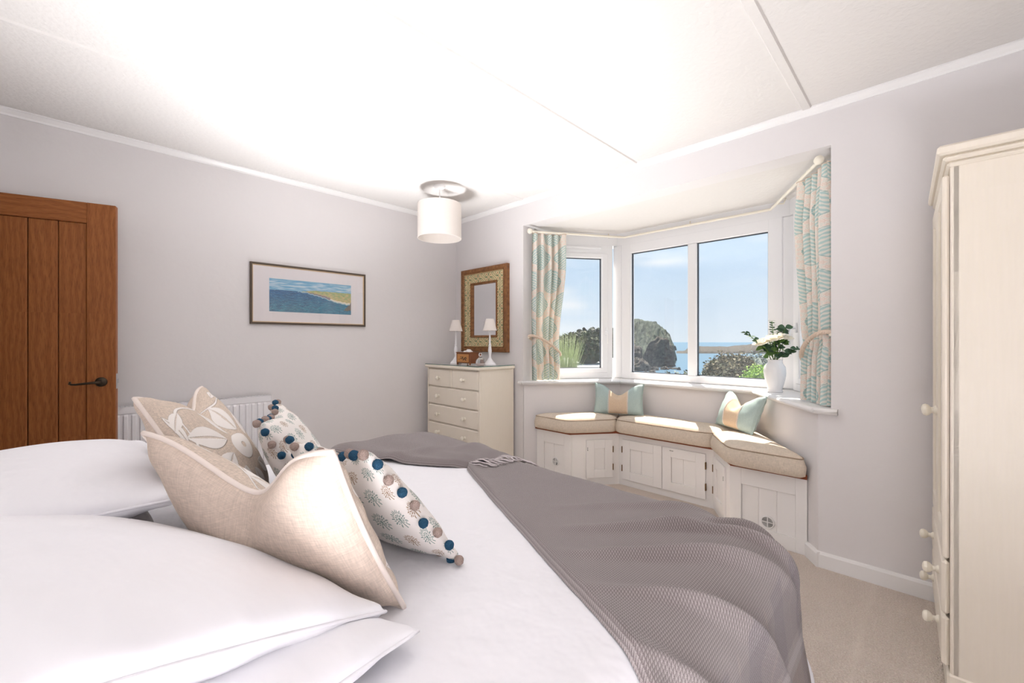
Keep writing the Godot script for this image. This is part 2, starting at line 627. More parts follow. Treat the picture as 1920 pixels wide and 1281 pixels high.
func build_shell() -> void:
	var st := S()
	prism(st, [Vector2(XC, ZA), Vector2(XB, ZA), low_line[0], low_line[1], low_line[2], low_line[3], Vector2(XB, ZD), Vector2(XC, ZD)], -0.1, 0.0)
	struct("floor", st, M.carpet)
	st = S()
	slab(st, Vector3(XC - 0.12, CEIL, ZA - 0.12), Vector3(XB + 0.14, CEIL + 0.12, ZD + 0.12))
	struct("ceiling", st, M.ceiling)
	st = S()
	slab(st, Vector3(XC - 0.12, -0.1, ZA - 0.12), Vector3(XB + 0.14, CEIL, ZA))
	struct("wall_left", st, M.wall)
	st = S()
	slab(st, Vector3(XB, -0.1, ZA), Vector3(XB + 0.14, CEIL, BAY_L))
	slab(st, Vector3(XB, -0.1, BAY_R), Vector3(XB + 0.14, CEIL, ZD))
	slab(st, Vector3(XB, HEAD, BAY_L), Vector3(XB + 0.14, CEIL, BAY_R))
	slab(st, Vector3(XB, -0.1, -0.43), Vector3(XB + 0.10, SILL - 0.03, BAY_R))
	struct("wall_right", st, M.wall)
	st = S()
	slab(st, Vector3(XC - 0.12, -0.1, ZD), Vector3(XB + 0.14, CEIL, ZD + 0.12))
	struct("wall_back", st, M.wall)
	st = S()      # wall at the bed head, with the doorway to the hall beside the picture wall
	slab(st, Vector3(XC - 0.12, -0.1, -2.68), Vector3(XC, CEIL, ZD))
	slab(st, Vector3(XC - 0.12, 1.96, ZA), Vector3(XC, CEIL, -2.68))
	struct("wall_headboard", st, M.wall)
	st = S()      # the hall beyond the doorway, closed
	slab(st, Vector3(XC - 1.2, -0.1, ZA - 0.12), Vector3(XC - 0.12, 0.0, -2.5))
	slab(st, Vector3(XC - 1.2, 2.2, ZA - 0.12), Vector3(XC - 0.12, 2.3, -2.5))
	slab(st, Vector3(XC - 1.3, -0.1, ZA - 0.12), Vector3(XC - 1.2, 2.3, -2.5))
	slab(st, Vector3(XC - 1.2, -0.1, ZA - 0.22), Vector3(XC - 0.12, 2.3, ZA - 0.12))
	slab(st, Vector3(XC - 1.2, -0.1, -2.5), Vector3(XC - 0.12, 2.3, -2.4))
	struct("wall_hall", st, M.wall)
	# coving
	st = S(); sweep(st, coving_prof(), Vector3(XC, CEIL, ZA), Vector3(XB, CEIL, ZA), Vector3(0, 0, 1)); struct("trim_1", st, M.gloss)
	st = S(); sweep(st, coving_prof(), Vector3(XB, CEIL, ZA), Vector3(XB, CEIL, ZD), Vector3(-1, 0, 0)); struct("trim_2", st, M.gloss)
	# battens across the ceiling
	var k := 3
	for z in [-2.545, -1.47, -0.475, 0.5]:
		st = S()
		sweep(st, [Vector2(-0.023, 0), Vector2(-0.017, -0.008), Vector2(0.017, -0.008), Vector2(0.023, 0)], Vector3(XC, CEIL, z), Vector3(XB - 0.03, CEIL, z), Vector3(0, 0, 1))
		struct("trim_%d" % k, st, M.ceiling)
		k += 1
	# skirting
	var sk := [Vector2(0, 0), Vector2(0.016, 0), Vector2(0.016, 0.068), Vector2(0.010, 0.078), Vector2(0, 0.080)]
	st = S(); sweep(st, sk, Vector3(XC, 0, ZA), Vector3(XB, 0, ZA), Vector3(0, 0, 1)); struct("baseboard_left", st, M.gloss)
	st = S()
	sweep(st, sk, Vector3(XB, 0, ZA), Vector3(XB, 0, -2.545), Vector3(-1, 0, 0))
	sweep(st, sk, Vector3(XB, 0, -0.43), Vector3(XB, 0, ZD), Vector3(-1, 0, 0))
	var f := face(low_line[2], low_line[3])
	var len: float = (low_line[3] - low_line[2]).length()
	sweep(st, sk, f * Vector3(len - 0.105, 0, 0), f * Vector3(len + 0.016, 0, 0), f.basis.z)
	struct("baseboard_right", st, M.gloss)

func build_bay() -> void:
	var st := S()
	prism(st, low_line + [Vector2(2.83, -0.36), out_line[3]] + [out_line[2], out_line[1], out_line[0]], -0.1, SILL - 0.03)
	struct("wall_bay", st, M.wall)
	st = S()
	prism(st, [nose_line[0] + Vector2(0, -0.04), nose_line[0], nose_line[1], nose_line[2], nose_line[3], Vector2(2.705, -0.345), Vector2(2.73, -0.345), Vector2(2.73, -0.374), Vector2(2.872, -0.374), Vector2(2.872, -0.20)] + [Vector2(3.70, -0.66), Vector2(3.70, -2.20), Vector2(2.872, -2.70), Vector2(2.872, -2.556), Vector2(2.73, -2.556), Vector2(2.73, -2.585)], SILL - 0.03, SILL)
	struct("window_sill", st, M.gloss)
	st = S()      # rounded nosing
	var np := [nose_line[0] + Vector2(0, -0.04), nose_line[0], nose_line[1], nose_line[2], nose_line[3], Vector2(2.705, -0.345)]
	var pts := []
	for p in np: pts.append(Vector3(p.x, SILL - 0.015, p.y))
	for i in pts.size() - 1: tube(st, [pts[i], pts[i + 1]], 0.0152, 10)
	struct("trim_10", st, M.gloss)
	st = S()
	prism(st, [Vector2(2.87, -2.9), Vector2(3.74, -2.25), Vector2(3.74, -0.61), Vector2(2.87, 0.03)], HEAD, HEAD + 0.1)
	struct("ceiling_bay", st, M.ceiling)
	st = S()      # plastered return beside the right-hand window
	prism(st, [Vector2(2.87, -0.37), Vector2(3.03, -0.40), Vector2(3.03, -0.18), Vector2(2.87, -0.08)], SILL, HEAD)
	struct("wall_bay_return", st, M.wall)
	# head above the frames
	st = S()
	prism(st, [win_line[0], win_line[1], win_line[2], win_line[3], out_line[3], out_line[2], out_line[1], out_line[0]], 2.085, HEAD)
	struct("wall_bay_head", st, M.pvc)
	# frames and panes
	window("window_1", 0, true)
	window("window_2", 1, false)
	window("window_3", 2, true)

# a pvc window standing on one side of the bay
func window(called: String, side: int, opens: bool) -> void:
	var f := face(win_line[side], win_line[side + 1])
	var L: float = (win_line[side + 1] - win_line[side]).length()
	var w := struct_root(called)
	w.transform = f
	var y0 := SILL
	var y1 := 2.09
	var fr := 0.062
	var dz := -0.035       # middle of the frame, behind the inner face line
	var st := S()
	var d := 0.07
	var x0 := 0.0 if side == 1 else (0.0 if side == 0 else 0.045)
	var x1 := L if side == 1 else (L - 0.045 if side == 0 else L)
	if side == 1:
		x0 = 0.045; x1 = L - 0.045; fr = 0.095
	slab(st, Vector3(x0, y0, dz - d / 2), Vector3(x0 + fr, y1, dz + d / 2), 0.006)
	slab(st, Vector3(x1 - fr, y0, dz - d / 2), Vector3(x1, y1, dz + d / 2), 0.006)
	slab(st, Vector3(x0 + fr - 0.01, y0, dz - d / 2), Vector3(x1 - fr + 0.01, y0 + 0.062, dz + d / 2), 0.006)
	slab(st, Vector3(x0 + fr - 0.01, y1 - 0.092, dz - d / 2), Vector3(x1 - fr + 0.01, y1, dz + d / 2), 0.006)
	part("frame", st, M.pvc, w)
	# corner posts beside the middle window
	if side == 1:
		for x in [-0.0, L]:
			st = S()
			slab(st, Vector3(x - 0.05, y0, dz - 0.05), Vector3(x + 0.05, y1, dz + 0.035), 0.012)
			part("corner_post", st, M.pvc, w)
	var lights := []
	if side == 1:
		var mx := 0.5 * (x0 + x1) + 0.0
		st = S()
		slab(st, Vector3(mx - 0.037, y0 + 0.06, dz - d / 2), Vector3(mx + 0.037, y1 - 0.09, dz + d / 2 - 0.004), 0.008)
		part("mullion", st, M.pvc, w)
		lights = [[x0 + fr, mx - 0.037], [mx + 0.037, x1 - fr]]
	else:
		lights = [[x0 + fr, x1 - fr]]
	for l in lights:
		var a: float = l[0]
		var b: float = l[1]
		var yb := y0 + 0.062
		var yt := y1 - 0.092
		if opens:
			st = S()
			var s := 0.045
			slab(st, Vector3(a - 0.01, yb - 0.01, dz - 0.02), Vector3(a + s, yt + 0.01, dz + 0.045), 0.006)
			slab(st, Vector3(b - s, yb - 0.01, dz - 0.02), Vector3(b + 0.01, yt + 0.01, dz + 0.045), 0.006)
			slab(st, Vector3(a + s - 0.01, yb - 0.01, dz - 0.02), Vector3(b - s + 0.01, yb + s - 0.01, dz + 0.045), 0.006)
			slab(st, Vector3(a + s - 0.01, yt - s + 0.01, dz - 0.02), Vector3(b - s + 0.01, yt + 0.01, dz + 0.045), 0.006)
			part("sash", st, M.pvc, w)
			a += s; b -= s; yb += s - 0.01; yt -= s - 0.01
		st = S()      # dark rubber seal round the glass
		var g := 0.006
		slab(st, Vector3(a, yb, dz - 0.012), Vector3(a + g, yt, dz + 0.008))
		slab(st, Vector3(b - g, yb, dz - 0.012), Vector3(b, yt, dz + 0.008))
		slab(st, Vector3(a, yb, dz - 0.012), Vector3(b, yb + g, dz + 0.008))
		slab(st, Vector3(a, yt - g, dz - 0.012), Vector3(b, yt, dz + 0.008))
		part("seal", st, M.gasket, w)
		st = S()
		slab(st, Vector3(a, yb, dz - 0.003), Vector3(b, yt, dz + 0.001))
		part("pane", st, M.pane, w)
	if opens:
		var hx := x1 - 0.075 if side == 0 else x0 + 0.075
		st = S()
		slab(st, Vector3(hx - 0.012, 1.24, dz + 0.045), Vector3(hx + 0.012, 1.31, dz + 0.055), 0.004)
		tube(st, [Vector3(hx, 1.275, dz + 0.05), Vector3(hx, 1.275, dz + 0.085), Vector3(hx, 1.24, dz + 0.092), Vector3(hx, 1.16, dz + 0.09)], [0.009, 0.009, 0.009, 0.007], 8)
		part("handle", st, M.pvc, w)
		st = S()
		slab(st, Vector3(x0 + 0.12, y1 - 0.045, dz + 0.03), Vector3(x1 - 0.12, y1 - 0.022, dz + 0.05), 0.005)
		part("trickle_vent", st, M.pvc, w)

# the fitted seat in the bay: three cupboards, one board, three cushions
func framed_door(parent: Node3D, f: Transform3D, x0: float, x1: float, y0: float, y1: float, boards: int, stile: float, hinge_left: bool, catch_at) -> void:
	var d := Node3D.new()
	d.name = "door"
	parent.add_child(d, true)
	var st := S()
	var g := 0.002
	slab(st, Vector3(x0 + g, y0 + g, 0.0), Vector3(x0 + stile, y1 - g, 0.012), 0.0015, f)
	slab(st, Vector3(x1 - stile, y0 + g, 0.0), Vector3(x1 - g, y1 - g, 0.012), 0.0015, f)
	slab(st, Vector3(x0 + stile, y1 - g - stile, 0.0), Vector3(x1 - stile, y1 - g, 0.012), 0.0015, f)
	slab(st, Vector3(x0 + stile, y0 + g, 0.0), Vector3(x1 - stile, y0 + stile, 0.012), 0.0015, f)
	part("door_frame", st, M.cabinet, d)
	panel_boards(d, f, x0 + stile, x1 - stile, y0 + stile, y1 - stile, boards)
	for yy in [y0 + 0.28 * (y1 - y0), y0 + 0.74 * (y1 - y0)]:
		st = S()
		var hx := x0 if hinge_left else x1
		slab(st, Vector3(hx - 0.004, yy - 0.026, 0.004), Vector3(hx + 0.004, yy + 0.026, 0.017), 0.002, f)
		part("hinge", st, M.hinge, d)
	if catch_at != null:
		st = S()
		for q in [-0.010, 0.0, 0.010]:
			ball(st, f * Vector3(catch_at.x + (q if catch_at.z > 0 else 0.0), catch_at.y + (0.0 if catch_at.z > 0 else q), 0.012), 0.0032, 5)
		part("catch", st, M.dark, d)

func panel_boards(parent: Node3D, f: Transform3D, x0: float, x1: float, y0: float, y1: float, boards: int) -> void:
	var w := (x1 - x0) / boards
	for k in boards:
		var st := S()
		slab(st, Vector3(x0 + w * k + 0.0008, y0 - 0.002, -0.004), Vector3(x0 + w * (k + 1) - 0.0008, y1 + 0.002, 0.003), 0.0028, f)
		part("board", st, M.cabinet, parent)

func vent_cover(parent: Node3D, f: Transform3D, c: Vector3, r: float) -> void:
	var n := Node3D.new()
	n.name = "vent"
	parent.add_child(n, true)
	var t := f * Transform3D(Basis(Vector3.RIGHT, PI / 2), c)
	var st := S()
	lathe(st, [Vector2(0, 0.0025), Vector2(r * 0.85, 0.0025), Vector2(r * 0.85, 0.0)], 32, t)
	part("vent_hole", st, M.dark, n)
	st = S()
	lathe(st, [Vector2(r * 0.8, 0.0), Vector2(r * 0.8, 0.006), Vector2(r * 0.95, 0.007), Vector2(r, 0.004), Vector2(r, 0.0)], 32, t)
	for k in 4:
		var q := r * (0.18 + 0.16 * k)
		lathe(st, [Vector2(q, 0.002), Vector2(q, 0.0055), Vector2(q + r * 0.055, 0.0055), Vector2(q + r * 0.055, 0.002)], 32, t)
	slab(st, Vector3(-r * 0.06, 0.002, -r * 0.82), Vector3(r * 0.06, 0.0065, r * 0.82), 0.0, t)
	slab(st, Vector3(-r * 0.82, 0.002, -r * 0.06), Vector3(r * 0.82, 0.0065, r * 0.06), 0.0, t)
	part("vent_ring", st, M.gloss, n)

# a stuffed box cushion over a plan outline
func box_cushion(called: String, label: String, poly: Array, y0: float, th: float) -> void:
	var c := Vector2.ZERO
	for p in poly: c += p / poly.size()
	var ring := []          # outline with rounded corners
	var n := poly.size()
	for i in n:
		var a: Vector2 = poly[(i + n - 1) % n]
		var b: Vector2 = poly[i]
		var d: Vector2 = poly[(i + 1) % n]
		var rr := 0.055
		var p0 := b + (a - b).normalized() * rr
		var p2 := b + (d - b).normalized() * rr
		for k in 6:
			var t := k / 5.0
			ring.append(p0.lerp(b, t).lerp(b.lerp(p2, t), t) - c)
		var q2 := d + (b - d).normalized() * rr
		for k in range(1, 12): ring.append(p2.lerp(q2, k / 12.0) - c)
	var m := ring.size()
	var nrm := []
	for i in m:
		var e: Vector2 = ring[(i + 1) % m] - ring[(i + m - 1) % m]
		var o := Vector2(e.y, -e.x).normalized()
		if o.dot(ring[i]) < 0: o = -o
		nrm.append(o)
	var t := thing(called, label, "cushion", Vector3(c.x, y0, c.y), 0.0, "fitted cushions on the window seat")
	var rows := [[-0.05, 0.0], [-0.006, -0.012], [0.014, -0.002], [0.020, th * 0.42], [0.006, th - 0.014], [-0.004, th - 0.001], [-0.03, th + 0.008], [-0.07, th + 0.016]]
	var f := func(u: float, v: float) -> Vector3:
		var i := int(roundf(u * m)) % m
		var j := int(roundf(v * 11.0))
		if j < 8:
			var q: Vector2 = ring[i] + nrm[i] * (rows[j][0] + 0.004 * nz.get_noise_2d(i * 5.0, j * 20.0))
			if j > 5: q = ring[i] * (0.92 if j == 6 else 0.80)
			return Vector3(q.x, rows[j][1], q.y)
		var q2: Vector2 = ring[i] * 0.80
		var k := (j - 7) / 4.0
		q2 = q2 * (1.0 - k)
		return Vector3(q2.x, th + 0.016 + 0.014 * sin(k * PI / 2), q2.y)
	partm("cover", sheet(f, m, 11), M.seat_linen, t)
	for yy in [th - 0.008]:
		var pts := []
		for i in m:
			var q: Vector2 = ring[i] + nrm[i] * 0.0045
			pts.append(Vector3(q.x, yy, q.y))
		var st := S()
		tube(st, pts, 0.0035, 6, true)
		part("piping", st, M.piping_dark, t)

func build_seat() -> void:
	var h := 0.42
	var A := Vector2(2.82, -2.44)
	var B := Vector2(2.82, -2.093)
	var C := Vector2(3.14, -1.851)
	var D := Vector2(3.14, -1.10)
	var E := Vector2(2.82, -0.89)
	var F := Vector2(2.82, -0.492)
	var grp := "fitted cupboards under the bay window"
	# left cupboard
	var u := thing("window_seat_cupboard", "white fitted cupboard with half-hidden vent panel beside the chest of drawers", "cupboard", Vector3.ZERO, 0.0, grp)
	var st := S()
	prism(st, [Vector2(2.82, -2.465), B, C, Vector2(3.40, -2.0)], 0.0, h)
	part("body", st, M.cabinet, u)
	var f := face(Vector2(2.82, -2.465), B)
	var L := 0.372
	st = S()
	slab(st, Vector3(0, 0, 0), Vector3(0.08, h, 0.012), 0.0015, f)
	slab(st, Vector3(L - 0.075, 0, 0), Vector3(L, h, 0.012), 0.0015, f)
	slab(st, Vector3(0.08, h - 0.1, 0), Vector3(L - 0.075, h, 0.012), 0.0015, f)
	slab(st, Vector3(0.08, 0, 0), Vector3(L - 0.075, 0.08, 0.012), 0.0015, f)
	part("end_frame", st, M.cabinet, u)
	panel_boards(u, f, 0.08, L - 0.075, 0.08, h - 0.1, 2)
	vent_cover(u, f, Vector3(0.205, 0.17, 0.004), 0.036)
	f = face(B, C)
	framed_door(u, f, 0.115, 0.345, 0.06, h - 0.045, 1, 0.07, false, Vector3(0.128, 0.30, 0))
	# middle cupboard
	u = thing("window_seat_cupboard", "white fitted cupboard with two panelled doors below the central window", "cupboard", Vector3.ZERO, 0.0, grp)
	st = S()
	prism(st, [C, D, Vector2(3.40, -0.905), Vector2(3.40, -1.995)], 0.0, h)
	part("body", st, M.cabinet, u)
	f = face(C, D)
	framed_door(u, f, 0.035, 0.375, 0.05, h - 0.04, 2, 0.07, true, null)
	framed_door(u, f, 0.377, 0.70, 0.05, h - 0.04, 2, 0.07, false, Vector3(0.45, 0.357, 1))
	# right cupboard
	u = thing("window_seat_cupboard", "white fitted cupboard with round vent panel next to the carpet and skirting", "cupboard", Vector3.ZERO, 0.0, grp)
	st = S()
	prism(st, [D, E, Vector2(2.82, -0.492), Vector2(3.41, -0.90)], 0.0, h)
	part("body", st, M.cabinet, u)
	f = face(D, E)
	framed_door(u, f, 0.03, 0.30, 0.05, h - 0.04, 1, 0.065, true, Vector3(0.28, 0.30, 0))
	f = face(E, F)
	st = S()
	L = 0.398
	slab(st, Vector3(0, 0, 0), Vector3(0.065, h, 0.012), 0.0015, f)
	slab(st, Vector3(0.345, 0, 0), Vector3(L, h, 0.012), 0.0015, f)
	slab(st, Vector3(0.065, 0.32, 0), Vector3(0.345, h, 0.012), 0.0015, f)
	slab(st, Vector3(0.065, 0, 0), Vector3(0.345, 0.08, 0.012), 0.0015, f)
	part("end_frame", st, M.cabinet, u)
	panel_boards(u, f, 0.065, 0.345, 0.08, 0.32, 3)
	vent_cover(u, f, Vector3(0.205, 0.128, 0.004), 0.036)
	# the board on top
	var bd := thing("seat_board", "thin reddish brown wooden board running under the window seat cushions", "board")
	st = S()
	prism(st, [Vector2(2.80, -2.475), Vector2(2.80, -2.103), Vector2(3.12, -1.861), Vector2(3.12, -1.093), Vector2(2.80, -0.883), Vector2(2.80, -0.49), Vector2(3.40, -0.905), Vector2(3.40, -1.995)], h, h + 0.026)
	part("board", st, tri_map(mat(c8(140, 74, 46), 0.45, 0.4), 1.0), bd)
	var y := h + 0.026
	box_cushion("seat_cushion", "pale linen seat cushion in the bay corner nearest the chest of drawers", [Vector2(2.775, -2.47), Vector2(2.775, -2.095), Vector2(3.10, -1.862), Vector2(3.37, -1.99)], y, 0.10)
	box_cushion("seat_cushion", "long pale linen seat cushion below the central window", [Vector2(3.09, -1.845), Vector2(3.09, -1.115), Vector2(3.375, -0.935), Vector2(3.385, -1.965)], y, 0.10)
	box_cushion("seat_cushion", "thick linen seat cushion in the bay corner under the vase of flowers", [Vector2(3.105, -1.10), Vector2(2.758, -0.878), Vector2(2.758, -0.487), Vector2(3.37, -0.91)], y, 0.10)

# ------------------------------------------------------------------ furniture
func knob(parent: Node3D, at: Vector3, dir: Vector3, r := 0.018, m: Material = null) -> void:
	var y := dir.normalized()
	var x := y.cross(Vector3.UP if absf(y.y) < 0.9 else Vector3.RIGHT).normalized()
	var t := Transform3D(Basis(x, y, x.cross(y)), at)
	var st := S()
	lathe(st, [Vector2(r * 0.75, 0.0), Vector2(r * 0.7, r * 0.2), Vector2(r * 0.42, r * 0.45), Vector2(r * 0.42, r * 0.8), Vector2(r * 0.85, r * 1.15), Vector2(r, r * 1.55), Vector2(r * 0.85, r * 1.95), Vector2(r * 0.45, r * 2.15), Vector2(0, r * 2.2)], 18, t)
	part("knob", st, m if m else M.knob, parent)

func build_chest() -> void:
	var z0 := -3.39
	var z1 := -2.645
	var x0 := 2.30        # drawer fronts
	var t := thing("chest_of_drawers", "tall cream painted chest of drawers standing in the room corner", "chest", Vector3(2.5, 0, -3.0175))
	var o := -t.position
	var tr := Transform3D(Basis(), o)
	var st := S()
	slab(st, Vector3(x0 + 0.018, 0.0, z0), Vector3(2.705, 0.94, z1), 0.003, tr)
	slab(st, Vector3(x0 + 0.004, 0.0, z0), Vector3(x0 + 0.02, 0.94, z0 + 0.016), 0.002, tr)
	slab(st, Vector3(x0 + 0.004, 0.0, z1 - 0.016), Vector3(x0 + 0.02, 0.94, z1), 0.002, tr)
	slab(st, Vector3(x0 - 0.004, 0.0, z0 - 0.004), Vector3(2.705, 0.10, z1 + 0.004), 0.004, tr)
	part("body", st, M.cream, t)
	st = S()
	slab(st, Vector3(x0 - 0.018, 0.94, z0 - 0.016), Vector3(2.71, 0.968, z1 + 0.016), 0.008, tr)
	part("top", st, M.cream, t)
	var rows := [[0.770, 0.932], [0.607, 0.766], [0.444, 0.603], [0.281, 0.440], [0.112, 0.277]]
	for i in rows.size():
		var cols := [[z0 + 0.018, -3.0195], [-3.0155, z1 - 0.018]] if i == 0 else [[z0 + 0.018, z1 - 0.018]]
		for c in cols:
			var d := Node3D.new()
			d.name = "drawer"
			t.add_child(d, true)
			st = S()
			slab(st, Vector3(x0, rows[i][0] + 0.002, c[0] + 0.001), Vector3(x0 + 0.022, rows[i][1] - 0.002, c[1] - 0.001), 0.009, tr)
			part("drawer_front", st, M.cream, d)
			var zs := [(c[0] + c[1]) / 2.0] if i == 0 else [-3.205, -2.83]
			for z in zs: knob(d, Vector3(x0, (rows[i][0] + rows[i][1]) / 2.0, z) + o, Vector3(-1, 0, 0), 0.019)
	var g := thing("glass_sheet", "clear glass sheet with green edge lying on the chest of drawers", "glass", Vector3(2.5, 0.968, -3.0175))
	st = S()
	slab(st, Vector3(x0 - 0.014, 0.9682, z0 - 0.012), Vector3(2.705, 0.9742, z1 + 0.012), 0.001, Transform3D(Basis(), -g.position))
	part("sheet", st, M.glass, g)
	st = S()
	slab(st, Vector3(x0 - 0.0146, 0.9686, z0 - 0.012), Vector3(x0 - 0.0138, 0.9738, z1 + 0.012), 0.0, Transform3D(Basis(), -g.position))
	slab(st, Vector3(x0 - 0.014, 0.9686, z1 + 0.0118), Vector3(2.705, 0.9738, z1 + 0.0126), 0.0, Transform3D(Basis(), -g.position))
	part("edge", st, M.glass_edge, g)

func build_chest_things() -> void:
	var y := 0.9745
	var base_m := mat(c8(238, 236, 238), 0.4, 0.45)
	var l := thing("table_lamp", "slender white turned lamp with pale shade in the room corner", "lamp", Vector3(2.43, y, -3.12), 0.0, "pair of lamps on the chest")
	var st := S()
	lathe(st, [Vector2(0, 0), Vector2(0.052, 0), Vector2(0.054, 0.006), Vector2(0.046, 0.018), Vector2(0.030, 0.034), Vector2(0.018, 0.052), Vector2(0.013, 0.062)], 28)
	part("foot", st, base_m, l)
	st = S()
	lathe(st, [Vector2(0.013, 0.06), Vector2(0.010, 0.08), Vector2(0.013, 0.10), Vector2(0.017, 0.125), Vector2(0.013, 0.155), Vector2(0.010, 0.165), Vector2(0.014, 0.172), Vector2(0.009, 0.18), Vector2(0.0075, 0.24), Vector2(0.007, 0.285), Vector2(0.010, 0.295), Vector2(0.007, 0.305), Vector2(0.007, 0.32)], 20)
	part("stem", st, base_m, l)
	st = S()
	lathe(st, [Vector2(0.061, 0.300), Vector2(0.035, 0.402), Vector2(0.0335, 0.402), Vector2(0.0595, 0.300), Vector2(0.061, 0.300)], 32)
	part("shade", st, M.shade, l)
	st = S()
	lathe(st, [Vector2(0.012, 0.318), Vector2(0.013, 0.345), Vector2(0.010, 0.36), Vector2(0, 0.362)], 16)
	part("bulb_holder", st, base_m, l)
	copy_of(l, Vector3(2.50, y, -2.735), 0.0, "slender white turned lamp with pale shade beside the glass jar")
	# tissue box with inlaid flowers
	var b := thing("tissue_box", "small wooden tissue box with dark floral inlay between the lamps", "box", Vector3(2.43, y, -2.935))
	var wood := mat(c8(126, 74, 40), 0.4, 0.45)
	st = S()
	slab(st, Vector3(-0.066, 0.014, -0.095), Vector3(0.066, 0.108, 0.095), 0.003)
	slab(st, Vector3(-0.070, 0.106, -0.099), Vector3(0.070, 0.112, 0.099), 0.002)
	part("body", st, wood, b)
	for q in [[-1, -1], [-1, 1], [1, -1], [1, 1]]:
		st = S()
		ball(st, Vector3(q[0] * 0.058, 0.009, q[1] * 0.086), 0.0095, 7, 0.0, 0.9)
		part("foot", st, wood, b)
	var fl := mat(Color.WHITE, 0.4, 0.45)
	var lv := []
	rng.seed = 5
	for k in 26: lv.append([Vector2(0.5 + rng.randf_range(-0.3, 0.3), 0.52 + rng.randf_range(-0.18, 0.18)), rng.randf() * TAU, rng.randf_range(0.08, 0.14), 0.028])
	fl.albedo_texture = tex(192, 96, func(u, v):
		if u < 0.03 or u > 0.97 or v < 0.06 or v > 0.94: return c8(96, 54, 28)
		for q in lv:
			if leaf_d(Vector2(u, v), q[0], q[1], q[2], q[3] * 1.3) < 1.0: return c8(56, 36, 22)
		return c8(186, 128, 72))
	partm("inlay", sheet(func(u, v): return Vector3(-0.0675, 0.100 - 0.08 * v, -0.085 + 0.17 * u), 1, 1, true), fl, b)
	st = S()
	st.set_smooth_group(0)
	part("tissue", crumple(st, Vector3(0, 0.108, 0.0), 0.05, 0.028), mat(c8(246, 244, 244), 0.95, 0.1), b)
	# glass jar with stopper
	var j := thing("glass_jar", "small cut-glass jar with ring stopper at the front of the chest", "jar", Vector3(2.365, y, -2.705))
	var gl := mat(Color(0.97, 0.98, 0.99, 0.1), 0.04, 0.5)
	gl.refraction_enabled = true
	gl.refraction_scale = 0.05
	st = S()
	lathe(st, [Vector2(0, 0), Vector2(0.030, 0), Vector2(0.038, 0.006), Vector2(0.041, 0.03), Vector2(0.036, 0.055), Vector2(0.018, 0.066), Vector2(0.015, 0.072), Vector2(0.019, 0.076), Vector2(0, 0.077)], 12)
	part("body", st, gl, j)
	st = S()
	var rp := []
	for k in 20: rp.append(Vector3(0, 0.094 + 0.014 * sin(TAU * k / 20), 0.017 * cos(TAU * k / 20)))
	tube(st, rp, 0.0045, 8, true)
	part("stopper", st, gl, j)
	st = S()
	lathe(st, [Vector2(0, 0.008), Vector2(0.031, 0.008), Vector2(0.033, 0.022), Vector2(0, 0.024)], 16)
	part("contents", st, mat(c8(236, 214, 208), 0.6), j)

func crumple(st: SurfaceTool, c: Vector3, r: float, h: float) -> SurfaceTool:
	var p := func(i: int, j: int) -> Vector3:
		var a := TAU * (i % 18) / 18.0
		var k := j / 5.0
		var q := r * k * (1.0 + 0.35 * sin(a * 3.0 + 1.0) * k)
		return c + Vector3(0.55 * q * cos(a), h * (1.0 - k * k) + 0.012 * sin(a * 5.0 + k * 4.0) * k, q * sin(a))
	for j in 5:
		for i in 18:
			quad(st, p.call(i, j), p.call(i, j + 1), p.call(i + 1, j + 1), p.call(i + 1, j))
	return st

func frame_piece(st: SurfaceTool, f: Transform3D, w: float, h: float, prof: Array) -> void:
	# mitred frame: profile of (inset from the outer edge, height above the wall)
	st.set_smooth_group(-1)
	var corner := func(i: int, ins: float, z: float) -> Vector3:
		var sx: float = [-1, 1, 1, -1][i]
		var sy: float = [-1, -1, 1, 1][i]
		return f * Vector3(sx * (w / 2 - ins), sy * (h / 2 - ins), z)
	for i in 4:
		var k := (i + 1) % 4
		for j in prof.size() - 1:
			var a: Vector2 = prof[j]
			var b: Vector2 = prof[j + 1]
			quad(st, corner.call(i, a.x, a.y), corner.call(k, a.x, a.y), corner.call(k, b.x, b.y), corner.call(i, b.x, b.y))

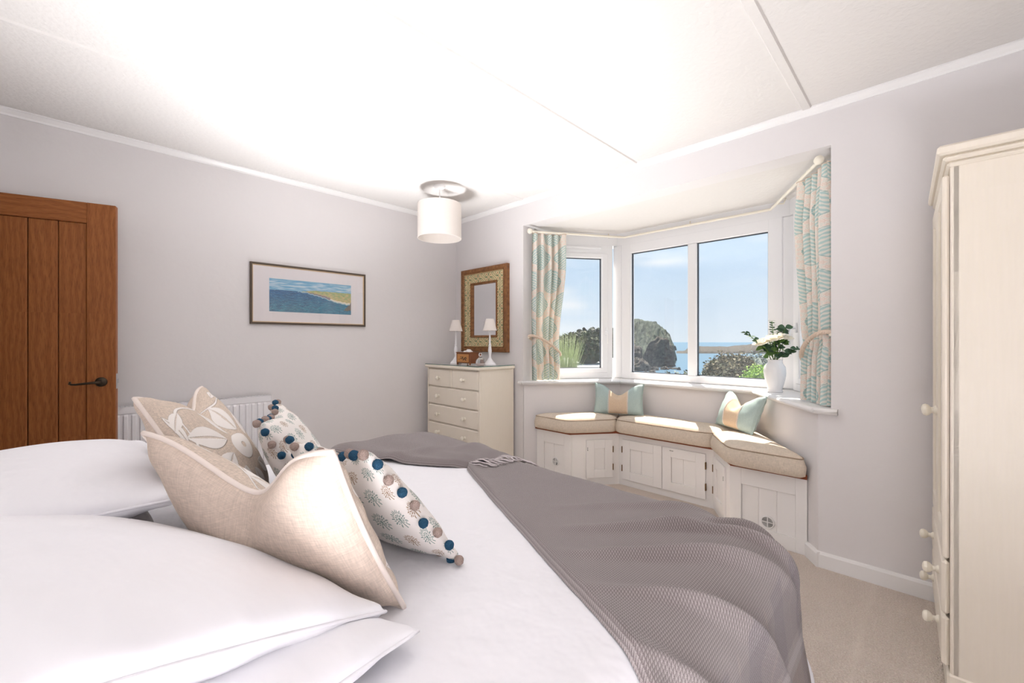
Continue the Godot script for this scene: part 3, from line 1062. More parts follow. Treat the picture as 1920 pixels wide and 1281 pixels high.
func build_mirror() -> void:
	var f := Transform3D(Basis(Vector3(0, 0, 1), Vector3.UP, Vector3(-1, 0, 0)), Vector3.ZERO)
	var t := thing("wall_mirror", "rectangular mirror with wide wooden and gilt floral frame above the chest", "mirror", Vector3(XB, 1.484, -3.05))
	var wd := mat(c8(132, 88, 54), 0.45, 0.4)
	var gr := noise_tex(0.03, 256, 3, 4, c8(112, 72, 42), c8(160, 112, 70))
	wd.albedo_texture = gr
	wd.albedo_color = Color(1, 1, 1)
	tri_map(wd, 3.0)
	var W := 0.655
	var H := 0.806
	var st := S()
	frame_piece(st, f, W, H, [Vector2(0, 0), Vector2(0, 0.034), Vector2(0.006, 0.040), Vector2(0.030, 0.040), Vector2(0.036, 0.036), Vector2(0.044, 0.030), Vector2(0.050, 0.030)])
	part("outer_frame", st, wd, t)
	st = S()      # row of beads inside the outer frame
	var bm := mat(c8(214, 182, 132), 0.4, 0.45)
	for i in 36:
		for s in [-1, 1]:
			var y: float = -H / 2 + 0.05 + (H - 0.10) * (i + 0.5) / 36.0
			box(st, f * Vector3(s * (W / 2 - 0.052), y, 0.034), Vector3(0.008, 0.013, 0.008), 0.003)
	for i in 28:
		for s in [-1, 1]:
			var x: float = -W / 2 + 0.05 + (W - 0.10) * (i + 0.5) / 28.0
			box(st, f * Vector3(x, s * (H / 2 - 0.052), 0.034), Vector3(0.008, 0.008, 0.013), 0.003)
	part("beading", st, bm, t).set_meta("kind", "stuff")
	var inl := mat(Color.WHITE, 0.5, 0.4)
	var n := FastNoiseLite.new()
	n.seed = 8
	n.frequency = 1.0
	inl.albedo_texture = tex(256, 256, func(u, v):
		var k: float = absf(sin(u * TAU * 3.0 + 2.0 * sin(v * TAU * 2.0)) * cos(v * TAU * 3.0 + 1.6 * sin(u * TAU * 2.0)))
		var c := c8(226, 210, 170).lerp(c8(208, 186, 140), 0.5 + 0.5 * n.get_noise_2d(u * 12.0, v * 12.0))
		if k < 0.2: return c8(126, 134, 100)
		if k > 0.9: return c8(176, 120, 92)
		return c)
	tri_map(inl, 3.3)
	st = S()
	frame_piece(st, f, W, H, [Vector2(0.056, 0.030), Vector2(0.060, 0.028), Vector2(0.136, 0.024), Vector2(0.138, 0.022)])
	part("inlay_border", st, inl, t)
	st = S()
	frame_piece(st, f, W, H, [Vector2(0.137, 0.022), Vector2(0.137, 0.030), Vector2(0.142, 0.033), Vector2(0.152, 0.030), Vector2(0.158, 0.016), Vector2(0.160, 0.010)])
	part("inner_frame", st, wd, t)
	st = S()
	slab(st, Vector3(-W / 2 + 0.157, -H / 2 + 0.157, 0.004), Vector3(W / 2 - 0.157, H / 2 - 0.157, 0.010), 0.0, f)
	part("mirror_glass", st, M.mirror, t)

func build_picture() -> void:
	var f := Transform3D(Basis(), Vector3.ZERO)
	var t := thing("framed_picture", "framed seascape print with wide white mount hanging above the radiator", "picture", Vector3(1.296, 1.532, ZA))
	var W := 0.874
	var H := 0.448
	var fm := mat(c8(88, 74, 62), 0.4, 0.45)
	var st := S()
	frame_piece(st, f, W, H, [Vector2(0, 0), Vector2(0, 0.018), Vector2(0.003, 0.021), Vector2(0.012, 0.021), Vector2(0.015, 0.017)])
	part("frame", st, fm, t)
	st = S()
	frame_piece(st, f, W, H, [Vector2(0.015, 0.017), Vector2(0.018, 0.016), Vector2(0.021, 0.010)])
	part("inner_edge", st, mat(c8(206, 178, 142), 0.4, 0.45), t)
	st = S()
	slab(st, Vector3(-W / 2 + 0.018, -H / 2 + 0.018, 0.003), Vector3(W / 2 - 0.018, H / 2 - 0.018, 0.010), 0.0)
	part("mount", st, mat(c8(236, 228, 228), 0.9, 0.2), t)
	var n := FastNoiseLite.new()
	n.seed = 14
	n.frequency = 1.0
	n.fractal_octaves = 4
	var art := mat(Color.WHITE, 0.75, 0.3)
	art.albedo_texture = tex(512, 192, func(u, v):
		var hz: float = 0.34 - 0.02 * u
		var land: float = 0.33 + 0.33 * smoothstep(0.33, 1.0, u) + 0.03 * n.get_noise_2d(u * 18.0, 3.0)
		var landtop: float = 0.345 - 0.07 * smoothstep(0.3, 0.55, u) + 0.012 * n.get_noise_2d(u * 9.0, 7.0)
		var cliff := 0.72 + 0.12 * (1.0 - smoothstep(0.86, 1.0, u)) * 3.0
		if u > 0.875 and v > 0.92 - 2.6 * (u - 0.875) + 0.05 * n.get_noise_2d(u * 40.0, v * 10.0) and v < 0.86 + 0.05 * n.get_noise_2d(u * 30.0, 1.0):
			return c8(96, 88, 92).lerp(c8(146, 124, 96), clampf(0.5 + n.get_noise_2d(u * 60.0, v * 40.0), 0, 1))
		if u > 0.3 and v > landtop and v < land:
			var k: float = (v - landtop) / maxf(0.001, land - landtop)
			var edge: float = 0.72 if u < 0.72 else 0.86
			if k > edge: return c8(104, 84, 92).lerp(c8(186, 166, 160), clampf(0.5 + n.get_noise_2d(u * 80.0, v * 60.0), 0, 1)) if u < 0.72 else c8(238, 226, 206)
			return c8(150, 172, 110).lerp(c8(214, 186, 128), clampf(0.3 + k * 0.6 + 1.5 * n.get_noise_2d(u * 16.0, v * 30.0), 0, 1))
		if v < hz:
			var cl: float = clampf(0.45 * sin(v / hz * 3.0) + 0.9 * n.get_noise_2d(u * 5.0, v * 16.0), 0, 1)
			return c8(110, 172, 206).lerp(c8(226, 230, 232), cl)
		var foam: float = n.get_noise_2d(u * 36.0, v * 90.0)
		var c := c8(38, 104, 158).lerp(c8(52, 140, 164), clampf((v - hz) / 0.6 + 0.3 * u, 0, 1))
		c = c.lerp(c8(20, 76, 116), clampf(0.5 + 1.5 * n.get_noise_2d(u * 9.0, v * 34.0), 0, 1) * 0.7)
		if foam > 0.44 or (u > 0.32 and v < land + 0.03): return c.lerp(c8(220, 234, 236), 0.7)
		return c)
	st = S()
	partm("print", sheet(func(u, v): return Vector3(-0.311 + 0.622 * u, 0.118 - 0.246 * v, 0.0104), 1, 1, false), art, t)
	st = S()
	slab(st, Vector3(-W / 2 + 0.017, -H / 2 + 0.017, 0.0125), Vector3(W / 2 - 0.017, H / 2 - 0.017, 0.0145), 0.0)
	part("glazing", st, M.pane, t)

func build_radiator() -> void:
	var t := thing("radiator", "white ribbed panel radiator on the wall between door and picture", "radiator", Vector3(0.51, 0.0, ZA + 0.07))
	var x0 := -0.47
	var x1 := 0.468
	var y0 := 0.16
	var y1 := 0.79
	var m := mat(c8(240, 238, 240), 0.3, 0.5)
	var st := S()
	var n := 24
	var w := (x1 - x0 - 0.05) / n
	var prev := Vector3.ZERO
	st.set_smooth_group(-1)
	var pts := [Vector2(x0, 0.026), Vector2(x0 + 0.02, 0.026)]
	for k in n:
		var a := x0 + 0.025 + w * k
		pts.append_array([Vector2(a + w * 0.12, 0.026), Vector2(a + w * 0.24, 0.036), Vector2(a + w * 0.62, 0.036), Vector2(a + w * 0.74, 0.026)])
	pts.append_array([Vector2(x1 - 0.02, 0.026), Vector2(x1, 0.026)])
	for i in pts.size() - 1:
		var a: Vector2 = pts[i]
		var b: Vector2 = pts[i + 1]
		var ya := y0 + 0.05
		var yb := y1 - 0.055
		quad(st, Vector3(a.x, ya, a.y), Vector3(b.x, ya, b.y), Vector3(b.x, yb, b.y), Vector3(a.x, yb, a.y))
		quad(st, Vector3(a.x, yb, a.y), Vector3(b.x, yb, b.y), Vector3(b.x, yb + 0.012, 0.026), Vector3(a.x, yb + 0.012, 0.026))
		quad(st, Vector3(a.x, ya - 0.012, 0.026), Vector3(b.x, ya - 0.012, 0.026), Vector3(b.x, ya, b.y), Vector3(a.x, ya, a.y))
	slab(st, Vector3(x0, y1 - 0.043, 0.0), Vector3(x1, y1 - 0.002, 0.0262), 0.003)
	slab(st, Vector3(x0, y0, 0.0), Vector3(x1, y0 + 0.038, 0.0262), 0.003)
	slab(st, Vector3(x0, y0, 0.0), Vector3(x1, y1 - 0.004, 0.010), 0.0)
	part("front_panel", st, m, t)
	st = S()
	for s in [x0 + 0.002, x1 - 0.002]: slab(st, Vector3(s - 0.002, y0, -0.05), Vector3(s + 0.002, y1 + 0.002, 0.03), 0.001)
	part("side_panel", st, m, t)
	st = S()      # grille of slots along the top
	slab(st, Vector3(x0, y1 - 0.012, -0.05), Vector3(x1, y1 - 0.008, 0.024), 0.0)
	part("top_channel", st, M.dark, t)
	st = S()
	for k in 47: slab(st, Vector3(x0 + 0.02 * k + 0.004, y1 - 0.006, -0.05), Vector3(x0 + 0.02 * k + 0.0135, y1, 0.026), 0.0)
	for z in [-0.05, -0.014, 0.020]: slab(st, Vector3(x0, y1 - 0.005, z), Vector3(x1, y1, z + 0.007), 0.0)
	part("grille", st, m, t)
	st = S()
	slab(st, Vector3(x0 + 0.1, y0 + 0.1, -0.07), Vector3(x0 + 0.14, y1 - 0.1, 0.0), 0.0)
	slab(st, Vector3(x1 - 0.14, y0 + 0.1, -0.07), Vector3(x1 - 0.1, y1 - 0.1, 0.0), 0.0)
	tube(st, [Vector3(x1 - 0.03, 0.0, -0.02), Vector3(x1 - 0.03, y0 + 0.02, -0.02)], 0.008)
	tube(st, [Vector3(x0 + 0.03, 0.0, -0.02), Vector3(x0 + 0.03, y0 + 0.02, -0.02)], 0.008)
	part("bracket_and_pipes", st, m, t)

func build_door() -> void:
	# the leaf hangs on the headboard wall and stands open in front of the picture wall
	var edge := Vector2(0.148, -3.27)
	var hinge := Vector2(-0.577, -3.47)
	var d := struct_root("door_1")
	var f := face(hinge, edge)
	f.basis = Basis(f.basis.x, Vector3.UP, f.basis.x.cross(Vector3.UP))
	d.transform = f
	var L := 0.752
	var y0 := 0.012
	var y1 := 1.938
	var hz := 0.020
	var st := S()
	slab(st, Vector3(L - 0.119, y0, -hz), Vector3(L, y1, hz), 0.002)
	part("lock_stile", st, M.oak, d)
	st = S()
	slab(st, Vector3(0, y0, -hz), Vector3(0.108, y1, hz), 0.002)
	part("hinge_stile", st, M.oak, d)
	var rail := oak_turned()
	for r in [[y1 - 0.112, y1], [y0, y0 + 0.2]]:
		st = S()
		slab(st, Vector3(0.108, r[0], -hz + 0.0003), Vector3(L - 0.119, r[1], hz - 0.0003), 0.002)
		part("rail", st, rail, d)
	var xs := [0.108, 0.179, 0.292, 0.405, 0.519, 0.633]
	for k in 5:
		st = S()
		slab(st, Vector3(xs[k] + 0.0015, y0 + 0.2, -hz + 0.008), Vector3(xs[k + 1] - 0.0015, y1 - 0.112, hz - 0.008), 0.004)
		part("board", st, M.oak, d)
	for s in [1, -1]:
		var h := Node3D.new()
		h.name = "handle"
		d.add_child(h, true)
		var t := Transform3D(Basis(Vector3.RIGHT, s * PI / 2), Vector3(L - 0.06, 0.957, s * hz))
		st = S()
		lathe(st, [Vector2(0, 0.012), Vector2(0.010, 0.012), Vector2(0.018, 0.010), Vector2(0.024, 0.007), Vector2(0.026, 0.003), Vector2(0.026, 0)], 28, t)
		part("rose", st, M.bronze, h)
		st = S()
		var zz: float = s * (hz + 0.048)
		tube(st, [Vector3(L - 0.06, 0.957, s * hz), Vector3(L - 0.06, 0.957, s * (hz + 0.03)), Vector3(L - 0.066, 0.957, zz), Vector3(L - 0.09, 0.956, zz), Vector3(L - 0.12, 0.953, zz), Vector3(L - 0.15, 0.950, zz), Vector3(L - 0.166, 0.951, zz), Vector3(L - 0.176, 0.957, zz), Vector3(L - 0.174, 0.963, zz), Vector3(L - 0.167, 0.962, zz)], [0.009, 0.009, 0.008, 0.007, 0.006, 0.0055, 0.005, 0.005, 0.005, 0.004], 10)
		part("lever", st, M.bronze, h)
	st = S()
	slab(st, Vector3(L - 0.001, 0.915, -0.011), Vector3(L + 0.0015, 1.0, 0.011), 0.001)
	slab(st, Vector3(L, 0.946, -0.006), Vector3(L + 0.009, 0.970, 0.006), 0.002)
	part("latch_plate", st, M.steel, d)

func oak_turned() -> StandardMaterial3D:
	var m: StandardMaterial3D = M.oak.duplicate()
	var im: Image = M.oak.albedo_texture.get_image().duplicate()
	im.rotate_90(CLOCKWISE)
	m.albedo_texture = ImageTexture.create_from_image(im)
	return m

func build_wardrobe() -> void:
	var turn := deg_to_rad(2.0)
	var t := thing("wardrobe", "tall cream painted wardrobe with round knobs standing against the bay wall", "wardrobe", Vector3(2.015, 0, 0.045), turn)
	var W := 0.685
	var D := 0.50
	var st := S()
	slab(st, Vector3(0, 0.0, 0.0), Vector3(W, 1.78, D), 0.004)
	slab(st, Vector3(0.0, 0.0, -0.004), Vector3(0.03, 1.78, 0.02), 0.004)
	slab(st, Vector3(W - 0.03, 0.0, -0.004), Vector3(W, 1.78, 0.02), 0.004)
	part("body", st, M.cream, t)
	st = S()
	slab(st, Vector3(-0.005, 0.0, -0.012), Vector3(W + 0.003, 0.085, D), 0.006)
	part("plinth", st, M.cream, t)
	st = S()      # moulded cornice
	for q in [[0.010, 1.755, 1.772], [0.020, 1.772, 1.79], [0.034, 1.79, 1.822]]:
		slab(st, Vector3(-q[0], q[1], -q[0] - 0.002), Vector3(W + 0.002, q[2], D), 0.007)
	part("cornice", st, M.cream, t)
	for k in 2:
		var d := Node3D.new()
		d.name = "door"
		t.add_child(d, true)
		var x0 := 0.012 + k * 0.332
		var x1 := x0 + 0.328
		st = S()
		slab(st, Vector3(x0, 0.455, -0.022), Vector3(x0 + 0.07, 1.735, -0.005), 0.006)
		slab(st, Vector3(x1 - 0.07, 0.455, -0.022), Vector3(x1, 1.735, -0.005), 0.006)
		slab(st, Vector3(x0 + 0.065, 1.665, -0.022), Vector3(x1 - 0.065, 1.735, -0.005), 0.006)
		slab(st, Vector3(x0 + 0.065, 0.455, -0.022), Vector3(x1 - 0.065, 0.54, -0.005), 0.006)
		part("door_frame", st, M.cream, d)
		st = S()
		slab(st, Vector3(x0 + 0.065, 0.54, -0.014), Vector3(x1 - 0.065, 1.67, -0.005), 0.004)
		part("panel", st, M.cream, d)
		knob(d, Vector3(x1 - 0.03 if k == 0 else x0 + 0.03, 0.91, -0.022), Vector3(0, 0, -1), 0.02)
	for r in [[0.268, 0.448], [0.095, 0.262]]:
		var d := Node3D.new()
		d.name = "drawer"
		t.add_child(d, true)
		st = S()
		slab(st, Vector3(0.012, r[0], -0.024), Vector3(W - 0.012, r[1], -0.003), 0.009)
		part("drawer_front", st, M.cream, d)
		for x in [0.16, W - 0.16]: knob(d, Vector3(x, (r[0] + r[1]) / 2.0, -0.024), Vector3(0, 0, -1), 0.02)

func build_pendant() -> void:
	var t := thing("pendant_lamp", "white drum lampshade hanging on a short cord from the ceiling", "lamp", Vector3(2.01, CEIL, -2.79))
	var st := S()
	lathe(st, [Vector2(0, -0.028), Vector2(0.018, -0.027), Vector2(0.04, -0.016), Vector2(0.045, -0.006), Vector2(0.045, 0.0)], 28)
	part("ceiling_rose", st, M.gloss, t)
	st = S()
	tube(st, [Vector3(0, -0.02, 0), Vector3(0, -0.27, 0)], 0.004, 8)
	part("cord", st, M.gloss, t)
	st = S()
	var a := -0.148
	var b := -0.418
	lathe(st, [Vector2(0.172, b), Vector2(0.172, a), Vector2(0.1695, a), Vector2(0.1695, b), Vector2(0.172, b)], 56)
	part("shade", st, M.shade, t)
	st = S()
	var rp := []
	for k in 32: rp.append(Vector3(cos(TAU * k / 32) * 0.169, a - 0.004, sin(TAU * k / 32) * 0.169))
	tube(st, rp, 0.002, 6, true)
	for k in 3: tube(st, [Vector3(0, a - 0.05, 0), Vector3(cos(TAU * k / 3) * 0.168, a - 0.004, sin(TAU * k / 3) * 0.168)], 0.0018, 6)
	lathe(st, [Vector2(0.016, a - 0.11), Vector2(0.016, a - 0.03), Vector2(0.006, a - 0.02)], 16)
	part("fitting", st, M.gloss, t)
	st = S()
	lathe(st, [Vector2(0, a - 0.215), Vector2(0.022, a - 0.205), Vector2(0.031, a - 0.175), Vector2(0.024, a - 0.14), Vector2(0.013, a - 0.11)], 20)
	part("bulb", st, mat(c8(240, 238, 234), 0.3), t)

# ------------------------------------------------------------------ curtains
func curtain(label: String, p0: Vector2, p1: Vector2, y_top: float, y_bot: float, tie_y: float, sgn: float) -> void:
	var t := thing("curtain", label, "curtain", Vector3(p0.x, y_bot, p0.y), 0.0, "pair of curtains in the bay")
	var d := (p1 - p0)
	var len := d.length()
	d /= len
	var o := Vector2(-d.y, d.x) * sgn           # into the room
	var f := func(u: float, v: float) -> Vector3:
		var y := lerpf(y_top, y_bot, v)
		var k := (y_top - y) / (y_top - tie_y)
		var wd := lerpf(1.0, 0.80, smoothstep(0.25, 1.0, k)) if k < 1.0 else lerpf(0.80, 0.84, clampf((tie_y - y) / 0.25, 0, 1))
		var amp := 0.016 + 0.016 * smoothstep(0.0, 0.3, k) - 0.010 * exp(-pow((y - tie_y) / 0.05, 2.0))
		var ph := u * 5.0 * TAU + 0.9 * sin(u * 9.0) + 0.5 * sin(v * 3.0 + u * 4.0)
		var w := amp * sin(ph) + 0.006 * sin(u * 31.0 + v * 5.0) * (1.0 - k * 0.3)
		var bulge := 0.03 * sin(PI * u)
		var along := len * wd * (u + 0.012 * sin(ph + 1.2))
		var q := p0 + d * along + o * (w + bulge)
		return Vector3(q.x - p0.x, y - y_bot, q.y - p0.y)
	partm("cloth", sheet(f, 110, 70, sgn > 0, func(u, v): return Vector2(u * 1.45 + 0.1, v * 3.1)), M.curtain, t)
	# heading tape
	var st := S()
	var hp := []
	for k in 24:
		var q: Vector3 = f.call(k / 23.0, 0.008)
		hp.append(q + Vector3(0, 0.012, 0))
	tube(st, hp, 0.004, 6)
	part("heading", st, M.rope, t)
	# twisted rope tieback slung round the cloth
	var r := thing("rope_tieback", "thick twisted cream rope " + ("looped round the curtain by the vase" if sgn > 0 else "looped round the curtain by the mirror"), "tieback", Vector3(p0.x, tie_y, p0.y), 0.0, "rope tiebacks")
	for s in 3:
		st = S()
		var pts := []
		var n := 150
		for i in n:
			var a := TAU * i / n
			var cx := 0.5 * (1.0 - cos(a))
			var along := lerpf(-0.02, len * 0.80 + 0.015, cx)
			var dep := 0.015 + 0.055 * sin(a) 
			var yy := 0.055 - 0.165 * pow(cx, 1.3) - 0.02 * sin(a)
			var c := d * along + o * dep
			var tw := a * 17.0 + TAU * s / 3.0
			var nrm := (d * -cos(a) + o * sin(a)).normalized()
			pts.append(Vector3(c.x, yy, c.y) + (Vector3(nrm.x, 0, nrm.y) * cos(tw) + Vector3.UP * sin(tw)) * 0.0065)
		tube(st, pts, 0.0072, 6, true)
		part("strand", st, M.rope, r)
	st = S()
	var hk := d * -0.03 + o * 0.0
	ball(st, Vector3(hk.x, 0.045, hk.y), 0.008, 6)
	part("hook", st, M.knob, r)

func build_pole() -> void:
	var y := 2.142
	var pts := [Vector3(2.765, y, -2.505), Vector3(3.535, y, -2.03), Vector3(3.535, y, -0.84), Vector3(2.765, y, -0.43)]
	var t := thing("curtain_pole", "thin cream bay curtain pole with ball finials above the windows", "curtain pole", pts[0])
	var o: Vector3 = pts[0]
	var st := S()
	var run := []
	for i in 3:
		var a: Vector3 = pts[i]
		var b: Vector3 = pts[i + 1]
		var n := 12
		for k in n: run.append(a.lerp(b, k / float(n)) - o)
	run.append(pts[3] - o)
	tube(st, run, 0.0095, 10)
	part("rod", st, M.knob, t)
	for p in [pts[0], pts[3]]:
		st = S()
		ball(st, p - o + Vector3(-0.012, 0, 0.008 if p == pts[0] else 0.0), 0.024, 10)
		part("finial", st, M.knob, t)
	for p in [Vector3(3.42, y, -2.101), Vector3(3.535, y, -1.44), Vector3(3.42, y, -0.78)]:
		st = S()
		tube(st, [p - o, p - o + Vector3(0.03, 0.0, 0.0 if absf(p.z + 1.44) < 0.1 else signf(p.z + 1.44) * 0.04), p - o + Vector3(0.04, 0.04, 0.0 if absf(p.z + 1.44) < 0.1 else signf(p.z + 1.44) * 0.05)], 0.005, 8)
		part("bracket", st, M.knob, t)

# ------------------------------------------------------------------ bed and bedding
const IN_X0 := -0.56
const IN_X1 := 1.30
const IN_Z0 := -2.00
const IN_Z1 := -0.40

func puff(x: float, z: float) -> float:       # gentle swell and creases of the made bed
	var k := 0.010 * nz.get_noise_2d(x * 90.0, z * 90.0) + 0.0035 * nz.get_noise_2d(x * 260.0 + 400.0, z * 330.0)
	return k + 0.006 * sin(x * 2.0 + 1.0) * cos(z * 2.4)

# a point of cloth at plan place (x, z), laid over the rounded edge of the bed
func drape(x: float, z: float, lift: float, flare := 0.12) -> Vector3:
	var q := Vector2(clampf(x, IN_X0, IN_X1), clampf(z, IN_Z0, IN_Z1))
	var v := Vector2(x, z) - q
	var L := v.length()
	var R := 0.13 + lift
	var base := TOP + lift + puff(q.x, q.y)
	if L < 0.00001: return Vector3(x, base, z)
	v /= L
	var out: float
	var down: float
	if L < R * PI / 2:
		out = R * sin(L / R); down = R * (1.0 - cos(L / R))
	else:
		var e := L - R * PI / 2
		out = R + flare * e; down = R + e * 0.99
	return Vector3(q.x + v.x * out, base - down, q.y + v.y * out)

func build_bed() -> void:
	var b := thing("bed", "wide double bed base and mattress hidden under white bedding", "bed", Vector3(0.4, 0, -1.2))
	var tr := Transform3D(Basis(), -b.position)
	var st := S()
	slab(st, Vector3(-0.57, 0.06, -2.06), Vector3(1.36, 0.34, -0.34), 0.02, tr)
	part("base", st, tri_map(mat(c8(220, 212, 204), 0.9), 1.0), b)
	st = S()
	slab(st, Vector3(-0.57, 0.34, -2.06), Vector3(1.36, 0.60, -0.34), 0.06, tr)
	part("mattress", st, M.white_cotton, b)
	for q in [[-0.5, -2.0], [-0.5, -0.4], [1.28, -2.0], [1.28, -0.4]]:
		st = S()
		slab(st, Vector3(q[0] - 0.03, 0.0, q[1] - 0.03), Vector3(q[0] + 0.03, 0.06, q[1] + 0.03), 0.004, tr)
		part("leg", st, M.oak_dark, b)
	st = S()
	slab(st, Vector3(-0.615, 0.06, -2.08), Vector3(-0.572, 1.10, -0.32), 0.015, tr)
	part("headboard", st, M.cream, b)
	var d := thing("duvet", "smooth white cotton duvet spread over the bed", "duvet", Vector3(0.4, TOP, -1.2))
	var o := d.position
	var f := func(u: float, v: float) -> Vector3:
		var x := lerpf(-0.55, 1.30 + 0.52, u)
		var z := lerpf(-2.00 - 0.5, -0.40 + 0.5, v)
		var p := drape(x, z, 0.0)
		var e := maxf(0.0, TOP - 0.15 - p.y)
		if e > 0.0:      # soft flutes in the hanging sides
			var w := 0.03 * minf(1.0, e * 5.0) * sin(x * 14.0 + z * 17.0)
			var n := (Vector2(x, z) - Vector2(clampf(x, IN_X0, IN_X1), clampf(z, IN_Z0, IN_Z1))).normalized()
			p += Vector3(n.x, 0, n.y) * w
		return p - o
	partm("cover", sheet(f, 150, 150), M.white_cotton, d)

func fold(p: Vector2, a: Vector2, b: Vector2, w: float) -> float:     # a soft ridge along a line, fading at both ends
	var d := b - a
	var t := (p - a).dot(d) / d.length_squared()
	if t < 0.0 or t > 1.0: return 0.0
	var side := (p - a - d * t).length()
	return exp(-pow(side / w, 2.0)) * sin(PI * t)

func build_throw() -> void:
	var t := thing("throw_blanket", "grey brown checked wool throw laid slantwise over the foot of the bed", "blanket", Vector3(1.2, TOP, -0.9))
	var o := t.position
	var A := Vector2(1.115, -1.36)
	var B := Vector2(0.42, 0.10)
	var C := Vector2(1.68, 0.06)
	var D := Vector2(1.76, -1.42)
	var folds := [
		[Vector2(0.80, -0.66), Vector2(1.36, -0.12), 0.035, 0.020], [Vector2(0.92, -0.74), Vector2(1.50, -0.22), 0.030, 0.017],
		[Vector2(0.72, -0.52), Vector2(1.20, 0.02), 0.03, 0.018], [Vector2(1.02, -0.86), Vector2(1.55, -0.36), 0.035, 0.010],
		[Vector2(0.62, -0.40), Vector2(0.95, 0.08), 0.03, 0.014], [Vector2(1.12, -0.58), Vector2(1.46, -0.06), 0.022, 0.016]]
	var f := func(u: float, v: float) -> Vector3:
		var p := A.lerp(D, u).lerp(B.lerp(C, u), v)
		var edge := minf(u, 1.0 - u)
		var lift := 0.012 + 0.012 * (1.0 - exp(-edge * 60.0)) * exp(-u * 26.0) * 2.0
		lift *= smoothstep(0.0, 0.012, edge)
		for k in folds: lift += 1.5 * k[3] * fold(p, k[0], k[1], k[2] * 0.62)
		lift += 0.002 * nz.get_noise_2d(p.x * 300.0, p.y * 300.0)
		return drape(p.x, p.y, maxf(lift, 0.003), 0.16) - o
	partm("cloth", sheet(f, 150, 170, false, func(u, v): return Vector2(u * 0.85, v * 1.5), func(u, v): return Vector2(u, 0.5 + v * 0.5)), M.throw, t)
	# the end folded back over the far side of the bed
	var E := Vector2(0.80, -2.26)
	var E2 := Vector2(0.905, -1.66)
	var F := Vector2(1.135, -1.37)
	var G := Vector2(1.43, -1.31)
	var H := Vector2(1.62, -2.26)
	var g := func(u: float, v: float) -> Vector3:
		var left := E.lerp(E2, v).lerp(E2.lerp(F, v), v)
		var p := left.lerp(H.lerp(G, v), u)
		var edge := minf(u, 0.35)
		var lift := 0.006 + 0.030 * sqrt(clampf(edge / 0.05, 0.0, 1.0)) + 0.006 * sin(u * 16.0 + v * 5.0) * smoothstep(0.0, 0.2, u) + 0.012 * exp(-pow((v - 0.55 - 0.3 * u) / 0.05, 2.0))
		lift -= 0.012 * smoothstep(0.9, 1.0, v)
		return drape(p.x, p.y, lift, 0.16) - o
	partm("folded_end", sheet(g, 90, 90, false, func(u, v): return Vector2(u * 0.7, v * 0.95), func(u, v): return Vector2(u, 0.2 + v * 0.3)), M.throw, t)
	# fringe
	var st := S()
	rng.seed = 77
	for k in 28:
		var u := (k + 0.5) / 28.0
		var a: Vector3 = g.call(u, 0.99)
		var dir := Vector3(0.45 + rng.randf_range(-0.25, 0.25), 0, 1.0).normalized()
		var pts := []
		var len := rng.randf_range(0.08, 0.11)
		for i in 6:
			var s := i / 5.0
			var q := a + dir * len * s + Vector3(0, 0, 0) + Vector3(rng.randf_range(-0.004, 0.004), 0, 0)
			var ground := drape(q.x + o.x, q.z + o.z, 0.016).y - o.y
			q.y = maxf(ground + 0.004, lerpf(a.y, ground, s) + 0.010 * sin(s * PI) * rng.randf())
			pts.append(q)
		tube(st, pts, 0.003, 5)
	for k in 60:      # hanging fringe at the near end
		var u := (k + 0.5) / 60.0
		var a: Vector3 = f.call(u, 0.998)
		tube(st, [a, a + Vector3(0.002, -0.03, 0.003), a + Vector3(rng.randf_range(-0.008, 0.008), -0.07, 0.004)], 0.0024, 5)
	part("fringe", st, M.fringe, t).set_meta("kind", "stuff")

# stuffed cushion in its own frame: hu, hv half size, th half thickness; fronts face +z
func stuffed(hu: float, hv: float, th: float, pin: float, chop: float, u: float, v: float, side: float, sd: float) -> Vector3:
	var x := u * hu * (1.0 - pin * (1.0 - v * v) * u * u)
	var y := v * hv * (1.0 - pin * (1.0 - u * u) * v * v)
	var up := smoothstep(-0.5, 1.0, v)
	y -= chop * exp(-pow(u / 0.5, 2.0)) * up
	var t := th * pow(maxf(0.0, (1.0 - u * u) * (1.0 - v * v)), 0.42)
	t *= 1.0 - 0.45 * minf(1.0, chop * 14.0) * exp(-pow(u / 0.16, 2.0)) * smoothstep(0.0, 1.0, v)
	var edge := (1.0 - u * u) * (1.0 - v * v)
	t += 0.012 * th / 0.08 * nz.get_noise_3d(u * 55.0 + sd, v * 55.0, side * 40.0) * sqrt(maxf(0.0, edge))
	t += 0.05 * th * sin(u * v * 14.0 + sd) * exp(-edge * 5.0) * (1.0 if edge > 0.001 else 0.0)
	return Vector3(x, y, side * t)

func warp(s: float) -> float: return sin((s * 2.0 - 1.0) * PI / 2)

func cushion(called: String, label: String, category: String, group: String, at: Vector3, xa: Vector3, ya: Vector3, hu: float, hv: float, th: float, pin: float, chop: float, front: Material, back: Material, sd := 0.0, n := 44) -> Node3D:
	var t := thing(called, label, category, at, 0.0, group)
	xa = xa.normalized()
	var za := xa.cross(ya).normalized()
	t.basis = Basis(xa, za.cross(xa).normalized(), za)
	partm("front", sheet(func(a, b): return stuffed(hu, hv, th, pin, chop, warp(a), -warp(b), 1.0, sd), n, n), front, t)
	partm("back", sheet(func(a, b): return stuffed(hu, hv, th, pin, chop, warp(a), -warp(b), -1.0, sd), n, n, true), back, t)
	return t

